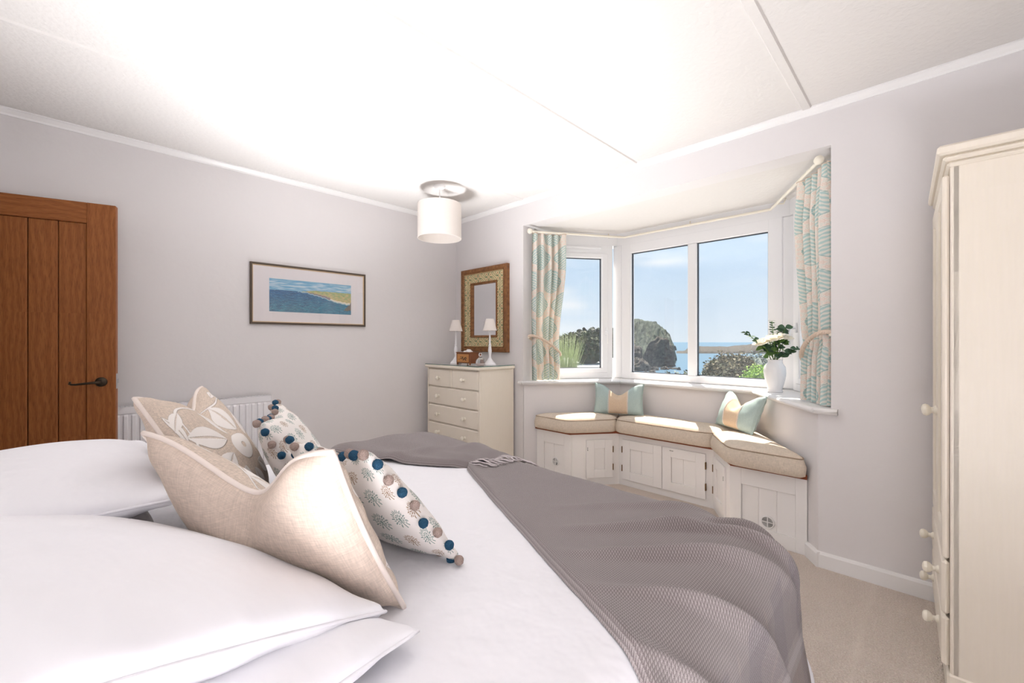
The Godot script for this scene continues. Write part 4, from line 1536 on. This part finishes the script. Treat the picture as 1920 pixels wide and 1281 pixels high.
func rim(hu: float, hv: float, pin: float, chop: float, n: int) -> Array:
	var pts := []
	for k in n: pts.append(stuffed(hu, hv, 0.0, pin, chop, lerpf(-1, 1, k / float(n)), 1.0, 1.0, 0.0))
	for k in n: pts.append(stuffed(hu, hv, 0.0, pin, chop, 1.0, lerpf(1, -1, k / float(n)), 1.0, 0.0))
	for k in n: pts.append(stuffed(hu, hv, 0.0, pin, chop, lerpf(1, -1, k / float(n)), -1.0, 1.0, 0.0))
	for k in n: pts.append(stuffed(hu, hv, 0.0, pin, chop, -1.0, lerpf(-1, 1, k / float(n)), 1.0, 0.0))
	return pts

func piped(t: Node3D, hu: float, hv: float, pin: float, chop: float, r: float, m: Material) -> void:
	var st := S()
	tube(st, rim(hu, hv, pin, chop, 28), r, 7, true)
	part("piping", st, m, t)

# a cushion placed by its two top corners and one bottom corner (a: far top, b: near top, c: near bottom)
func seamed(t: Node3D, hu: float, hv: float) -> void:
	var st := S()
	tube(st, rim(hu, hv, 0.05, 0.0, 28), 0.0032, 6, true)
	part("seam", st, M.white_cotton, t)

func cushion_at(called: String, label: String, a: Vector3, b: Vector3, c: Vector3, th: float, pin: float, chop: float, front: Material, back: Material, sd: float, group: String) -> Node3D:
	var xa := b - a
	var ya := b - c
	var mid := a + xa / 2.0 - ya / 2.0
	return cushion(called, label, "cushion", group, mid, xa, ya, xa.length() / 2.0, ya.length() / 2.0, th, pin, chop, front, back, sd)

func build_bedding() -> void:
	# pillows, propped in two stacks
	var pg := "white bed pillows"
	var xa := Vector3(0.36, 0, 0.93)
	var pw := cushion("pillow", "white pillow at the bottom of the pile behind the linen cushion", "pillow", pg, Vector3(0.0, 0.722, -0.87), xa, Vector3(-0.92, 0.14, 0.35), 0.37, 0.30, 0.065, 0.05, 0.0, M.white_cotton, M.white_cotton, 3.0)
	seamed(pw, 0.37, 0.30)
	pw = cushion("pillow", "plump white pillow on top of the pile behind the linen cushion", "pillow", pg, Vector3(-0.01, 0.805, -0.94), xa, Vector3(-0.88, 0.36, 0.31), 0.37, 0.30, 0.082, 0.05, 0.0, M.white_cotton, M.white_cotton, 9.0)
	seamed(pw, 0.37, 0.30)
	xa = Vector3(0, 0, 1)
	pw = cushion("pillow", "white pillow at the bottom of the pile furthest across the bed", "pillow", pg, Vector3(-0.14, 0.715, -1.66), xa, Vector3(-0.99, 0.08, 0), 0.37, 0.29, 0.075, 0.05, 0.0, M.white_cotton, M.white_cotton, 14.0)
	seamed(pw, 0.37, 0.29)
	pw = cushion("pillow", "plump white pillow on top of the pile furthest across the bed", "pillow", pg, Vector3(-0.12, 0.805, -1.64), xa, Vector3(-0.99, -0.02, 0), 0.38, 0.29, 0.085, 0.05, 0.0, M.white_cotton, M.white_cotton, 21.0)
	seamed(pw, 0.38, 0.29)
	# linen cushions with embroidered fronts
	var lg := "embroidered linen cushions"
	var a := Vector3(0.086, 0.985, -1.22)
	var b := Vector3(0.279, 1.0, -0.72)
	var c := Vector3(0.462, 0.655, -0.722)
	var t := cushion_at("linen_cushion", "large beige linen cushion with plain back and folded-in top edge", a, b, c, 0.075, 0.05, 0.12, M.linen, M.embroidered, 5.0, lg)
	piped(t, (b - a).length() / 2, (b - c).length() / 2, 0.05, 0.12, 0.0055, M.piping)
	a = Vector3(0.275, 1.01, -1.75)
	b = Vector3(0.065, 1.035, -1.27)
	c = Vector3(0.30, 0.68, -1.33)
	t = cushion_at("linen_cushion", "beige linen cushion with white leaf embroidery leaning on the far pillows", a, b, c, 0.075, 0.05, 0.07, M.linen, M.embroidered, 8.0, lg)
	piped(t, (b - a).length() / 2, (b - c).length() / 2, 0.05, 0.07, 0.0055, M.piping)
	# printed cushions edged with pompoms
	var qg := "printed cushions with pompom edging"
	a = Vector3(0.40, 0.905, -1.28)
	b = Vector3(0.414, 0.949, -0.83)
	c = Vector3(0.634, 0.665, -0.795)
	t = cushion_at("pompom_cushion", "white printed cushion with pompoms slanting onto the duvet before the linen cushion", a, b, c, 0.06, 0.06, 0.04, M.print, M.print, 2.0, qg)
	pompoms(t, (b - a).length() / 2, (b - c).length() / 2, 0.06, 0.04)
	a = Vector3(0.53, 0.944, -1.80)
	b = Vector3(0.36, 0.946, -1.36)
	c = Vector3(0.50, 0.665, -1.30)
	t = cushion_at("pompom_cushion", "white printed cushion with pompoms standing in front of the radiator", a, b, c, 0.07, 0.06, 0.02, M.print, M.print, 6.0, qg)
	pompoms(t, (b - a).length() / 2, (b - c).length() / 2, 0.06, 0.02)

func pompoms(t: Node3D, hu: float, hv: float, pin: float, chop: float) -> void:
	var ring := rim(hu, hv, pin, chop, 40)
	var meshes := []
	rng.seed = 31
	for k in 3:
		var st := S()
		ball(st, Vector3.ZERO, 0.0115, 7, 0.16)
		st.generate_normals()
		meshes.append(st.commit())
	var d := 0.0
	var k := 0
	for i in ring.size():
		var nx: Vector3 = ring[(i + 1) % ring.size()]
		d += (nx - ring[i]).length()
		if d > 0.037:
			d = 0.0
			var o: Vector3 = ring[i] * 1.0
			o += Vector3(o.x, o.y, 0).normalized() * 0.010 + Vector3(0, 0, rng.randf_range(-0.008, 0.010))
			partm("pompom", meshes[k % 3], M.pom_blue if k % 2 == 0 else M.pom_taupe, t, o)
			k += 1

func build_scatter() -> void:
	# two small bolster cushions on the window seat, teal ends and a sand band
	var y := 0.566
	var g := "teal and sand cushions on the window seat"
	for q in [[Vector3(3.225, y + 0.125, -1.905), Vector3(0.42, 0, 0.9), Vector3(0.30, 0.94, -0.14), "teal and sand cushion wedged in the bay corner by the side window"], [Vector3(3.225, y + 0.13, -0.955), Vector3(-0.64, 0, 0.77), Vector3(0.32, 0.92, 0.22), "teal and sand cushion leaning below the vase of flowers"]]:
		var t := thing("striped_cushion", q[3], "cushion", q[0], 0.0, g)
		var xa: Vector3 = q[1].normalized()
		var za := xa.cross(q[2]).normalized()
		t.basis = Basis(xa, za.cross(xa).normalized(), za)
		var hu := 0.205
		var hv := 0.135
		var bands := [[-1.0, -0.38, "end_panel", M.teal], [-0.38, 0.38, "middle_panel", M.sand], [0.38, 1.0, "end_panel", M.teal]]
		for side in [1.0, -1.0]:
			for b in bands:
				partm(b[2], sheet(func(p, r): return stuffed(hu, hv, 0.062, 0.06, 0.095, lerpf(b[0], b[1], p), -warp(r), side, 4.0), 22, 30, side < 0), b[3], t)
		for x in [-0.38, 0.38]:
			for e in [-0.02, 0.02]:
				var st := S()
				var pts := []
				for k in 31: pts.append(stuffed(hu, hv, 0.0632, 0.06, 0.095, x + e * 0.8, lerpf(-0.99, 0.99, k / 30.0), 1.0, 4.0))
				tube(st, pts, 0.0016, 5)
				part("braid", st, M.piping, t)
		piped(t, hu, hv, 0.06, 0.095, 0.003, M.teal)

# ------------------------------------------------------------------ vase and flowers
func build_vase() -> void:
	var at := Vector3(3.352, SILL, -0.772)
	var v := thing("vase", "white glazed ceramic vase on the sill of the bay window", "vase", at)
	var st := S()
	lathe(st, [Vector2(0, 0.0), Vector2(0.046, 0.0), Vector2(0.049, 0.006), Vector2(0.044, 0.016), Vector2(0.046, 0.03), Vector2(0.057, 0.07), Vector2(0.066, 0.115), Vector2(0.068, 0.145), Vector2(0.064, 0.172), Vector2(0.052, 0.192), Vector2(0.043, 0.203), Vector2(0.042, 0.214), Vector2(0.046, 0.222), Vector2(0.043, 0.223), Vector2(0.038, 0.214), Vector2(0.038, 0.20), Vector2(0.0, 0.195)], 40)
	part("body", st, M.ceramic, v)
	var petal := mat(c8(248, 242, 230), 0.8, 0.2)
	petal.backlight_enabled = true
	petal.backlight = Color(0.5, 0.48, 0.42)
	var green := mat(c8(92, 122, 62), 0.6, 0.3)
	var leafm := mat(c8(78, 106, 58), 0.55, 0.35)
	leafm.backlight_enabled = true
	leafm.backlight = Color(0.25, 0.35, 0.12)
	var euc := mat(c8(72, 98, 74), 0.6, 0.3)
	rng.seed = 12
	var r := Vector3(0.702, 0, 0.712)        # across the view of the room
	var fw := Vector3(0.712, 0, -0.702)
	var blooms := [[r * -0.105 + fw * -0.02, 0.335, "cream white rose drooping out towards the sea view"], [r * -0.035 + fw * -0.05, 0.365, "cream white rose in the middle of the vase bunch"], [r * 0.03 + fw * -0.02, 0.375, "cream white rose standing highest in the bunch"], [r * 0.075 + fw * 0.01, 0.37, "cream white rose on the curtain side of the bunch"], [r * 0.0 + fw * 0.06, 0.36, "cream white rose at the window side of the bunch"]]
	for q in blooms:
		var t := thing("rose", q[2], "flower", at + Vector3(0, 0.205, 0), 0.0, "white roses in the vase")
		var tip: Vector3 = q[0] + Vector3(0, q[1] - 0.205, 0)
		st = S()
		var base := Vector3(q[0].x * 0.2, 0, q[0].z * 0.2)
		tube(st, [base, base.lerp(tip, 0.5) + Vector3(0, 0.02, 0), tip - Vector3(0, 0.012, 0)], 0.003, 6)
		part("stem", st, green, t)
		var up := Vector3(q[0].x * 3.0, 1.0, q[0].z * 3.0).normalized()
		var bx := up.cross(Vector3(0.3, 0.2, 1)).normalized()
		var bas := Basis(bx, up, bx.cross(up))
		st = S()
		var np := 0
		for ring in 4:
			var cnt: int = [3, 4, 5, 6][ring]
			for k in cnt:
				var a0 := TAU * (k + 0.37 * ring) / cnt
				var rad: float = [0.012, 0.024, 0.036, 0.047][ring]
				var hgt: float = [0.040, 0.042, 0.038, 0.028][ring]
				var pw: float = TAU / cnt * 0.72
				var P := []
				for j in 5:
					for i in 6:
						var s := (i / 5.0 - 0.5)
						var h := j / 4.0
						var a := a0 + s * pw * 2.0 * (1.0 - 0.45 * h * h)
						var rr := rad * (0.35 + 0.65 * sin(h * PI * 0.5)) * (1.0 + (0.22 if ring > 1 else -0.1) * h * h)
						var yy := hgt * h * (1.0 - 0.5 * s * s) - 0.012
						if ring > 1: yy -= 0.010 * h * h * h
						P.append(tip + bas * Vector3(cos(a) * rr, yy, sin(a) * rr))
				st.set_smooth_group(100 + np)
				np += 1
				for j in 4:
					for i in 5: quad(st, P[j * 6 + i], P[j * 6 + i + 1], P[j * 6 + i + 7], P[j * 6 + i + 6])
		part("bloom", st, petal, t)
		st = S()
		for k in 7: leaf_blade(st, base.lerp(tip, rng.randf_range(0.35, 0.9)), Vector3(rng.randf_range(-1, 1), rng.randf_range(-0.3, 0.5), rng.randf_range(-1, 1)).normalized(), rng.randf_range(0.035, 0.055), 0.015, Vector3(rng.randf_range(-1, 0.4), rng.randf_range(0, 1), rng.randf_range(-0.4, 1)))
		part("leaves", st, leafm, t)
	var sprigs := [[r * -0.20 + Vector3(0, 0.20, 0), 0.016, "thin eucalyptus sprig reaching over the sea view", 9], [r * 0.01 + fw * 0.05 + Vector3(0, 0.285, 0), 0.014, "fern-like sprig with narrow leaves standing above the roses", 11], [r * 0.085 + fw * 0.02 + Vector3(0, 0.235, 0), 0.026, "round-leaved eucalyptus sprig standing behind the roses", 9], [r * 0.13 + fw * -0.03 + Vector3(0, 0.09, 0), 0.022, "eucalyptus sprig hanging towards the curtain", 8], [r * -0.09 + fw * 0.03 + Vector3(0, 0.14, 0), 0.02, "leafy sprig tucked low among the roses", 8]]
	for q in sprigs:
		var t := thing("eucalyptus_sprig", q[2], "foliage", at + Vector3(0, 0.205, 0), 0.0, "greenery in the vase")
		var e: Vector3 = q[0]
		st = S()
		var pts := []
		for k in 9:
			var s := k / 8.0
			pts.append(Vector3(e.x * pow(s, 1.25), e.y * pow(s, 0.85), e.z * pow(s, 1.25)))
		tube(st, pts, 0.0022, 5)
		part("stem", st, green, t)
		st = S()
		for k in q[3]:
			var s: float = lerpf(0.35, 1.0, k / float(q[3] - 1))
			var p := Vector3(e.x * pow(s, 1.25), e.y * pow(s, 0.85), e.z * pow(s, 1.25))
			for sd in [-1.0, 1.0]:
				var dir: Vector3 = (r * sd + Vector3(0, 0.35, 0) + fw * rng.randf_range(-0.6, 0.6)).normalized()
				leaf_blade(st, p, dir, q[1] * 1.9, q[1] * (0.85 if q[1] > 0.015 else 0.42), Vector3(rng.randf_range(-0.9, 0.3), rng.randf_range(0.1, 0.9), rng.randf_range(-0.3, 0.9)))
		part("leaves", st, euc, t)

func leaf_blade(st: SurfaceTool, a: Vector3, dir: Vector3, len: float, wid: float, face_to := Vector3(0.2, 1, 0.1)) -> void:
	st.set_smooth_group(0)
	var side := dir.cross(face_to).normalized()
	var up := side.cross(dir).normalized()
	var prev := []
	for k in 5:
		var s := k / 4.0
		var w := wid * sin(PI * clampf(s * 0.92 + 0.04, 0, 1))
		var c := a + dir * len * s - up * len * 0.25 * s * s
		var cur := [c - side * w + up * w * 0.25, c, c + side * w + up * w * 0.25]
		if k > 0:
			quad(st, prev[0], prev[1], cur[1], cur[0])
			quad(st, prev[1], prev[2], cur[2], cur[1])
		prev = cur

# ------------------------------------------------------------------ outside
func bush(called: String, label: String, at: Vector3, size: Vector3, n: int, leaf: float, cols: Array, sd: int) -> void:
	var t := thing(called, label, "shrub", at, 0.0, "shrubs of the cliff garden")
	rng.seed = sd
	var st := S()
	ball(st, Vector3(0, size.y * 0.45, 0), 1.0, 8)
	var mean := Color(0, 0, 0)
	for c in cols: mean += c / float(cols.size())
	mean.a = 1.0
	var core := part("core", st, mat(mean, 0.95, 0.1), t)
	core.scale = Vector3(size.x * 0.43, size.y * 0.48, size.z * 0.43)
	core.position.y = size.y * 0.45 * (1.0 - size.y * 0.48)
	var mm := MultiMesh.new()
	mm.transform_format = MultiMesh.TRANSFORM_3D
	mm.use_colors = true
	var lf := S()
	leaf_blade(lf, Vector3.ZERO, Vector3(0, 0, 1), 1.0, 0.35)
	lf.generate_normals()
	mm.mesh = lf.commit()
	mm.instance_count = n
	for k in n:
		var d := Vector3(rng.randfn(), absf(rng.randfn()) * 0.9 - 0.15, rng.randfn()).normalized()
		var lump := 1.0 + 0.22 * nz.get_noise_3dv(d * 160.0 + Vector3(sd * 13.0, 0, 0))
		var p := Vector3(d.x * size.x * 0.5, size.y * 0.45 + d.y * size.y * 0.52, d.z * size.z * 0.5) * lump * rng.randf_range(0.88, 1.04)
		var b := Basis.from_euler(Vector3(rng.randf_range(-1.2, 1.2), rng.randf() * TAU, rng.randf_range(-1.0, 1.0))).scaled(Vector3.ONE * leaf * rng.randf_range(0.6, 1.3))
		mm.set_instance_transform(k, Transform3D(b, p))
		mm.set_instance_color(k, cols[rng.randi() % cols.size()].srgb_to_linear())
	var m := mat(Color.WHITE, 0.7, 0.25)
	m.vertex_color_use_as_albedo = true
	var mi := MultiMeshInstance3D.new()
	mi.name = "leaves"
	mi.multimesh = mm
	mi.material_override = m
	mi.set_meta("kind", "stuff")
	t.add_child(mi)

func along(u: float, D: float) -> Vector3:       # plan point at picture column u and depth D
	var t := (u - 960.0) / 800.0
	var a := deg_to_rad(-cam_yaw)
	return Vector3(D * (sin(a) + t * cos(a)), 0, D * (-cos(a) + t * sin(a)))

func land(called: String, label: String, category: String, f: Callable, nu: int, nv: int, m: Material) -> Node3D:
	var t := thing(called, label, category)
	partm("ground", sheet(f, nu, nv), m, t)
	return t

func build_outside() -> void:
	var sea_y := -25.0
	var sea := mat(c8(64, 96, 118), 0.35, 0.2)
	relief(sea, noise_tex(0.03, 512, 4, 40), 40.0)
	tri_map(sea, 0.02, true)
	var st := S()
	slab(st, Vector3(10, sea_y - 1.0, -9000), Vector3(14000, sea_y, 9000))
	tag(part("sea", st, sea, self), "calm blue sea reaching to the horizon beyond the garden", "sea", "", "stuff")
	var heath := noise_tex(0.02, 512, 6, 61, c8(28, 36, 40), c8(122, 128, 112))
	var hm := mat(Color.WHITE, 0.95, 0.1)
	hm.albedo_texture = heath
	relief(hm, heath, 150.0)
	tri_map(hm, 0.012, true)
	var rock_t := noise_tex(0.03, 512, 6, 62, c8(26, 28, 32), c8(138, 130, 118))
	var rk := mat(Color.WHITE, 0.95, 0.15)
	rk.albedo_texture = rock_t
	relief(rk, rock_t, 200.0)
	tri_map(rk, 0.02, true)
	# headland left of the middle pane: skyline falls from left to right into the sea
	var sky_pts := [[980.0, 642.0], [1090.0, 640.0], [1130.0, 632.0], [1160.0, 606.0], [1185.0, 598.0], [1205.0, 599.0], [1225.0, 604.0], [1242.0, 613.0], [1256.0, 628.0], [1262.0, 642.0], [1267.0, 668.0], [1275.0, 690.0]]
	land("headland", "grassy headland ending in dark cliffs seen through the central window", "headland", func(u, v):
		var col := lerpf(980.0, 1268.0, u)
		var top := 600.0
		for i in sky_pts.size() - 1:
			if col >= sky_pts[i][0] and col <= sky_pts[i + 1][0]: top = lerpf(sky_pts[i][1], sky_pts[i + 1][1], (col - sky_pts[i][0]) / (sky_pts[i + 1][0] - sky_pts[i][0]))
		var D0 := 520.0 - 40.0 * sin(u * 9.0)
		var h := 1.18 + (640.5 - top) / 800.0 * 640.0
		var k: float = v
		var D := lerpf(D0, 640.0, minf(1.0, k * 1.25)) if v < 0.8 else lerpf(640.0, 900.0, (v - 0.8) * 5.0)
		var y := lerpf(sea_y - 2.0, h, pow(minf(1.0, k * 1.25), 0.6)) if v < 0.8 else lerpf(h, sea_y - 2.0, (v - 0.8) * 5.0)
		var p := along(col + 3.0 * nz.get_noise_2d(v * 200.0, col * 2.0), D)
		p.y = y + (9.0 * nz.get_noise_2d(col * 5.0, v * 260.0) + 5.0 * nz.get_noise_2d(col * 16.0 + 300.0, v * 700.0)) * sin(PI * v) * smoothstep(0.0, 0.3, v) * (0.35 if v > 0.75 else 1.0)
		return p, 200, 70, hm)
	# a humped rock at the foot of the headland
	rock_mass("sea_stack", "big humped rock in the water at the foot of the headland", along(1236.0, 452.0), Vector3(20, 29.5, 16), sea_y, rk, 5)
	rock_mass("sea_rock", "jagged dark rock below the slope beside the window frame", along(1198.0, 385.0), Vector3(12, 12, 10), sea_y, rk, 8)
	rock_mass("sea_rock", "steep grassy crag at the frame edge of the central window", along(1180.0, 400.0), Vector3(15, 26, 14), sea_y, rk, 9)
	rock_mass("sea_rock", "small pointed rock out beyond the headland tip", along(1263.0, 1250.0), Vector3(9, 14, 8), sea_y, rk, 11)
	var i := 0
	for q in [[1228.0, 388.0, 4.6, 3.4], [1246.0, 398.0, 5.4, 3.0], [1222.0, 355.0, 4.0, 2.6], [1258.0, 405.0, 3.0, 1.8], [1266.0, 402.0, 3.0, 1.8], [1273.0, 392.0, 2.4, 2.6], [1210.0, 345.0, 3.4, 2.0]]:
		rock_mass("low_rock", "low dark rock breaking the water below the headland", along(q[0], q[1]), Vector3(q[2], q[3], q[2] * 0.7), sea_y, rk, 20 + i, "low rocks in the water")
		i += 1
	# the long low island on the right
	var isl := [[1268.0, 661.0], [1282.0, 660.0], [1290.0, 652.0], [1305.0, 649.5], [1340.0, 650.0], [1365.0, 650.0], [1380.0, 648.0], [1400.0, 647.0], [1425.0, 642.0], [1450.0, 638.0], [1500.0, 640.0]]
	land("island", "long low dark island with flat top beyond the water", "island", func(u, v):
		var col := lerpf(1268.0, 1500.0, u)
		var top := 650.0
		for k in isl.size() - 1:
			if col >= isl[k][0] and col <= isl[k + 1][0]: top = lerpf(isl[k][1], isl[k + 1][1], (col - isl[k][0]) / (isl[k + 1][0] - isl[k][0]))
		var h := 1.18 + (640.5 - top) / 800.0 * 980.0
		var D := lerpf(925.0, 1000.0, minf(1.0, v * 1.6)) if v < 0.7 else lerpf(1000.0, 1300.0, (v - 0.7) / 0.3)
		var k2: float = pow(minf(1.0, v * 1.6), 0.5) if v < 0.7 else 1.0 - (v - 0.7) / 0.3
		var p := along(col, D + 12.0 * nz.get_noise_2d(col * 3.0, 5.0))
		p.y = lerpf(sea_y - 1.0, h, k2) + 1.0 * nz.get_noise_2d(col * 5.0, v * 90.0) * k2
		return p, 120, 24, rk)
	# ground round the house and a gravel terrace to the left
	var gv := mat(Color.WHITE, 0.95, 0.1)
	gv.albedo_texture = noise_tex(0.2, 256, 3, 70, c8(150, 152, 154), c8(196, 196, 194))
	tri_map(gv, 0.9, true)
	st = S()
	prism(st, [Vector2(3.72, 3.5), Vector2(12, 3.5), Vector2(12, -6.9), Vector2(28, -17.0), Vector2(20, -26), Vector2(3.72, -26)], -0.6, -0.05)
	struct("ground", st, gv)
	# hill and hedge beyond the terrace, seen through the side window
	bush("dark_thicket", "dark bushy thicket on the rise beyond the terrace in the side window", along(1112.0, 38.0) + Vector3(0, -0.6, 0), Vector3(9.0, 2.6, 5.0), 6000, 0.4, [c8(58, 66, 46), c8(78, 82, 58), c8(40, 48, 36)], 41)
	bush("dark_shrub", "dark hedge shrub with a pale patch beyond the terrace", along(1103.0, 24.0) + Vector3(0, -0.06, 0), Vector3(3.2, 1.65, 2.0), 3000, 0.16, [c8(58, 66, 46), c8(78, 86, 60), c8(44, 50, 36)], 42)
	var gt := thing("grass_clump", "tall pale green ornamental grass beside the terrace in the side window", "grass", along(1060.0, 8.2) + Vector3(0, -0.06, 0))
	st = S()
	rng.seed = 9
	for k in 420:
		var a := rng.randf() * TAU
		var r := sqrt(rng.randf()) * 0.16
		var lean := rng.randf_range(0.03, 0.26)
		var hgt := rng.randf_range(0.8, 1.45)
		var d := Vector3(cos(a), 0, sin(a))
		var p0 := d * r
		tube(st, [p0, p0 + d * lean * 0.3 + Vector3(0, hgt * 0.6, 0), p0 + d * lean + Vector3(0, hgt, 0)], [0.003, 0.0032, 0.0008], 3)
	var bl := part("blades", st, mat(c8(146, 160, 112), 0.8, 0.2), gt)
	bl.set_meta("kind", "stuff")
	st = S()
	lathe(st, [Vector2(0, 0), Vector2(0.17, 0), Vector2(0.21, 0.38), Vector2(0.19, 0.38), Vector2(0.18, 0.34), Vector2(0, 0.34)], 20)
	part("pot", st, mat(c8(150, 150, 148), 0.8), gt)
	# shrubs below the middle window
	var brown := [c8(98, 92, 72), c8(128, 118, 96), c8(70, 68, 52), c8(150, 140, 116), c8(84, 88, 60)]
	var grey := [c8(110, 122, 118), c8(136, 146, 140), c8(86, 96, 92), c8(150, 152, 140)]
	var gloss := [c8(46, 54, 38), c8(80, 88, 66), c8(150, 156, 142), c8(36, 42, 30)]
	var lime := [c8(142, 176, 76), c8(116, 152, 60), c8(168, 198, 100), c8(92, 126, 50)]
	bush("brown_shrub", "brown flowering shrub rising against the sea in the central window", along(1372.0, 8.6) + Vector3(0, -0.06, 0), Vector3(1.35, 0.98, 1.0), 5200, 0.055, brown, 51)
	bush("grey_shrub", "silver grey shrub behind the bright green bush", along(1425.0, 9.4) + Vector3(0, -0.06, 0), Vector3(1.5, 0.95, 1.0), 4200, 0.05, grey, 52)
	bush("lime_shrub", "bright lime green clipped bush at the window corner", along(1428.0, 6.4) + Vector3(0, -0.06, 0), Vector3(0.72, 0.88, 0.62), 5200, 0.035, lime, 53)
	var k := 0
	for q in [[1206.0, 7.6, 0.66], [1243.0, 7.4, 0.68], [1278.0, 7.3, 0.70], [1313.0, 7.2, 0.69], [1345.0, 7.1, 0.66]]:
		bush("low_hedge_shrub", "low dark glossy shrub in the row along the bottom of the central window", along(q[0], q[1]) + Vector3(0, -0.06, 0), Vector3(0.62, q[2], 0.5), 1800, 0.045, gloss, 60 + k)
		k += 1

func rock_mass(called: String, label: String, at: Vector3, size: Vector3, y0: float, m: Material, sd: int, group := "") -> void:
	var t := thing(called, label, "rock", Vector3(at.x, y0, at.z), 0.0, group)
	var f := func(u: float, v: float) -> Vector3:
		var a := -u * TAU
		var el := v * PI / 2 * 1.0
		var d := Vector3(cos(a) * cos(el), sin(el), sin(a) * cos(el))
		var dn := Vector3(cos(a), 0, sin(a))
		var k := 1.0 + 0.30 * nz.get_noise_3dv((d + Vector3(sd, 0, 0)) * 90.0) + 0.14 * nz.get_noise_3dv((d + Vector3(0, sd, 0)) * 260.0)
		return Vector3(d.x * size.x, d.y * size.y, d.z * size.z) * k - Vector3(0, size.y * 0.06, 0)
	partm("mass", sheet(f, 40, 18), m, t)

# soft boxes out of view, low on the carpet, placed to light the ceiling
func unseen_soft_box(label: String, at: Vector3, size: float, energy: float, tilt := 0.0, beam := 0.0) -> void:
	var t := thing("unseen_soft_box", label, "studio light", Vector3(at.x, 0, at.z), 0.0, "unseen soft boxes lighting the room")
	var h := at.y
	var st := S()
	for k in 4:
		var d := Vector3(cos(TAU * k / 4.0 + 0.78), 0, sin(TAU * k / 4.0 + 0.78)) * 0.16
		tube(st, [d + Vector3(0, 0.008, 0), Vector3(0, 0.07, 0)], 0.009, 6)
	part("stand", st, M.dark, t)
	st = S()
	lathe(st, [Vector2(0, 0.05), Vector2(0.045, 0.05), Vector2(0.05, 0.06), Vector2(0.05, 0.16), Vector2(0, 0.16)], 20)
	part("housing", st, M.dark, t)
	var head := Node3D.new()
	head.name = "head"
	t.add_child(head)
	head.position = Vector3(0, h - 0.16, 0)
	head.rotation_degrees.x = tilt
	st = S()      # black cloth funnel
	st.set_smooth_group(-1)
	var q := size / 2.0
	for k in 4:
		var a := Vector3([-1, 1, 1, -1][k], 0, [-1, -1, 1, 1][k])
		var b := Vector3([1, 1, -1, -1][k], 0, [-1, 1, 1, -1][k])
		quad(st, a * 0.05, b * 0.05, b * q + Vector3(0, 0.148, 0), a * q + Vector3(0, 0.148, 0))
	part("cloth_box", st, M.dark, head)
	st = S()
	slab(st, Vector3(-q, 0.146, -q), Vector3(q, 0.154, q), 0.0)
	var g := mat(Color.WHITE, 0.8)
	g.emission_enabled = true
	g.emission = Color(1, 0.99, 0.98)
	g.emission_energy_multiplier = 1.0
	part("light_diffuser", st, g, head)
	var l: Light3D
	if beam > 0.0:           # light narrowed to a beam with a soft rim
		var sp := SpotLight3D.new()
		sp.spot_angle = beam
		sp.spot_angle_attenuation = 1.0
		sp.spot_range = 12.0
		sp.spot_attenuation = 2.0
		sp.light_size = size / 2.0
		l = sp
	else:
		var ar := AreaLight3D.new()
		ar.area_size = Vector2(size, size)
		ar.area_range = 12.0
		ar.area_attenuation = 2.0
		l = ar
	l.name = "unseen_soft_light"
	l.light_energy = energy
	l.light_color = Color(0.985, 0.99, 1.0)
	l.shadow_enabled = true
	head.add_child(l)
	l.position = Vector3(0, 0.16, 0)
	l.rotation_degrees.x = 90.0

func build_unseen_lights() -> void:
	unseen_soft_box("unseen soft box low on the carpet between bed and picture wall, lighting the ceiling", Vector3(1.30, 0.33, -2.5), 0.40, UNSEEN_FLASH_A, 17.0, 58.0)  # out of view behind the bed, placed for the bright pool overhead
	unseen_soft_box("added fill soft box low on the carpet beside the bed head, out of view", Vector3(-0.3, 0.36, 0.34), 0.46, ADDED_FILL_B)  # added fill, unseen, brightens the whole room by ceiling bounce

func _ready() -> void:
	nz.seed = 7
	nz.frequency = 0.01
	nz.fractal_octaves = 3
	nz3.seed = 3
	nz3.frequency = 0.05
	setup_view()
	build_unseen_lights_first()
	build_shell()
	build_bay()
	build_outside()
	build_seat()
	build_bed()
	build_throw()
	build_bedding()
	build_wardrobe()
	build_chest()
	build_door()
	build_radiator()
	build_pole()
	curtain("teal and cream patterned curtain tied back beside the wall mirror", Vector2(2.772, -2.49), Vector2(3.045, -2.33), 2.128, SILL + 0.006, 1.17, -1.0)
	curtain("teal and cream patterned curtain tied back beside the vase of flowers", Vector2(2.762, -0.395), Vector2(3.04, -0.575), 2.128, SILL + 0.006, 1.17, 1.0)
	build_mirror()
	build_picture()
	build_pendant()
	build_chest_things()
	build_scatter()
	build_vase()

func build_unseen_lights_first() -> void:
	make_materials()
	make_prints()
	build_unseen_lights()
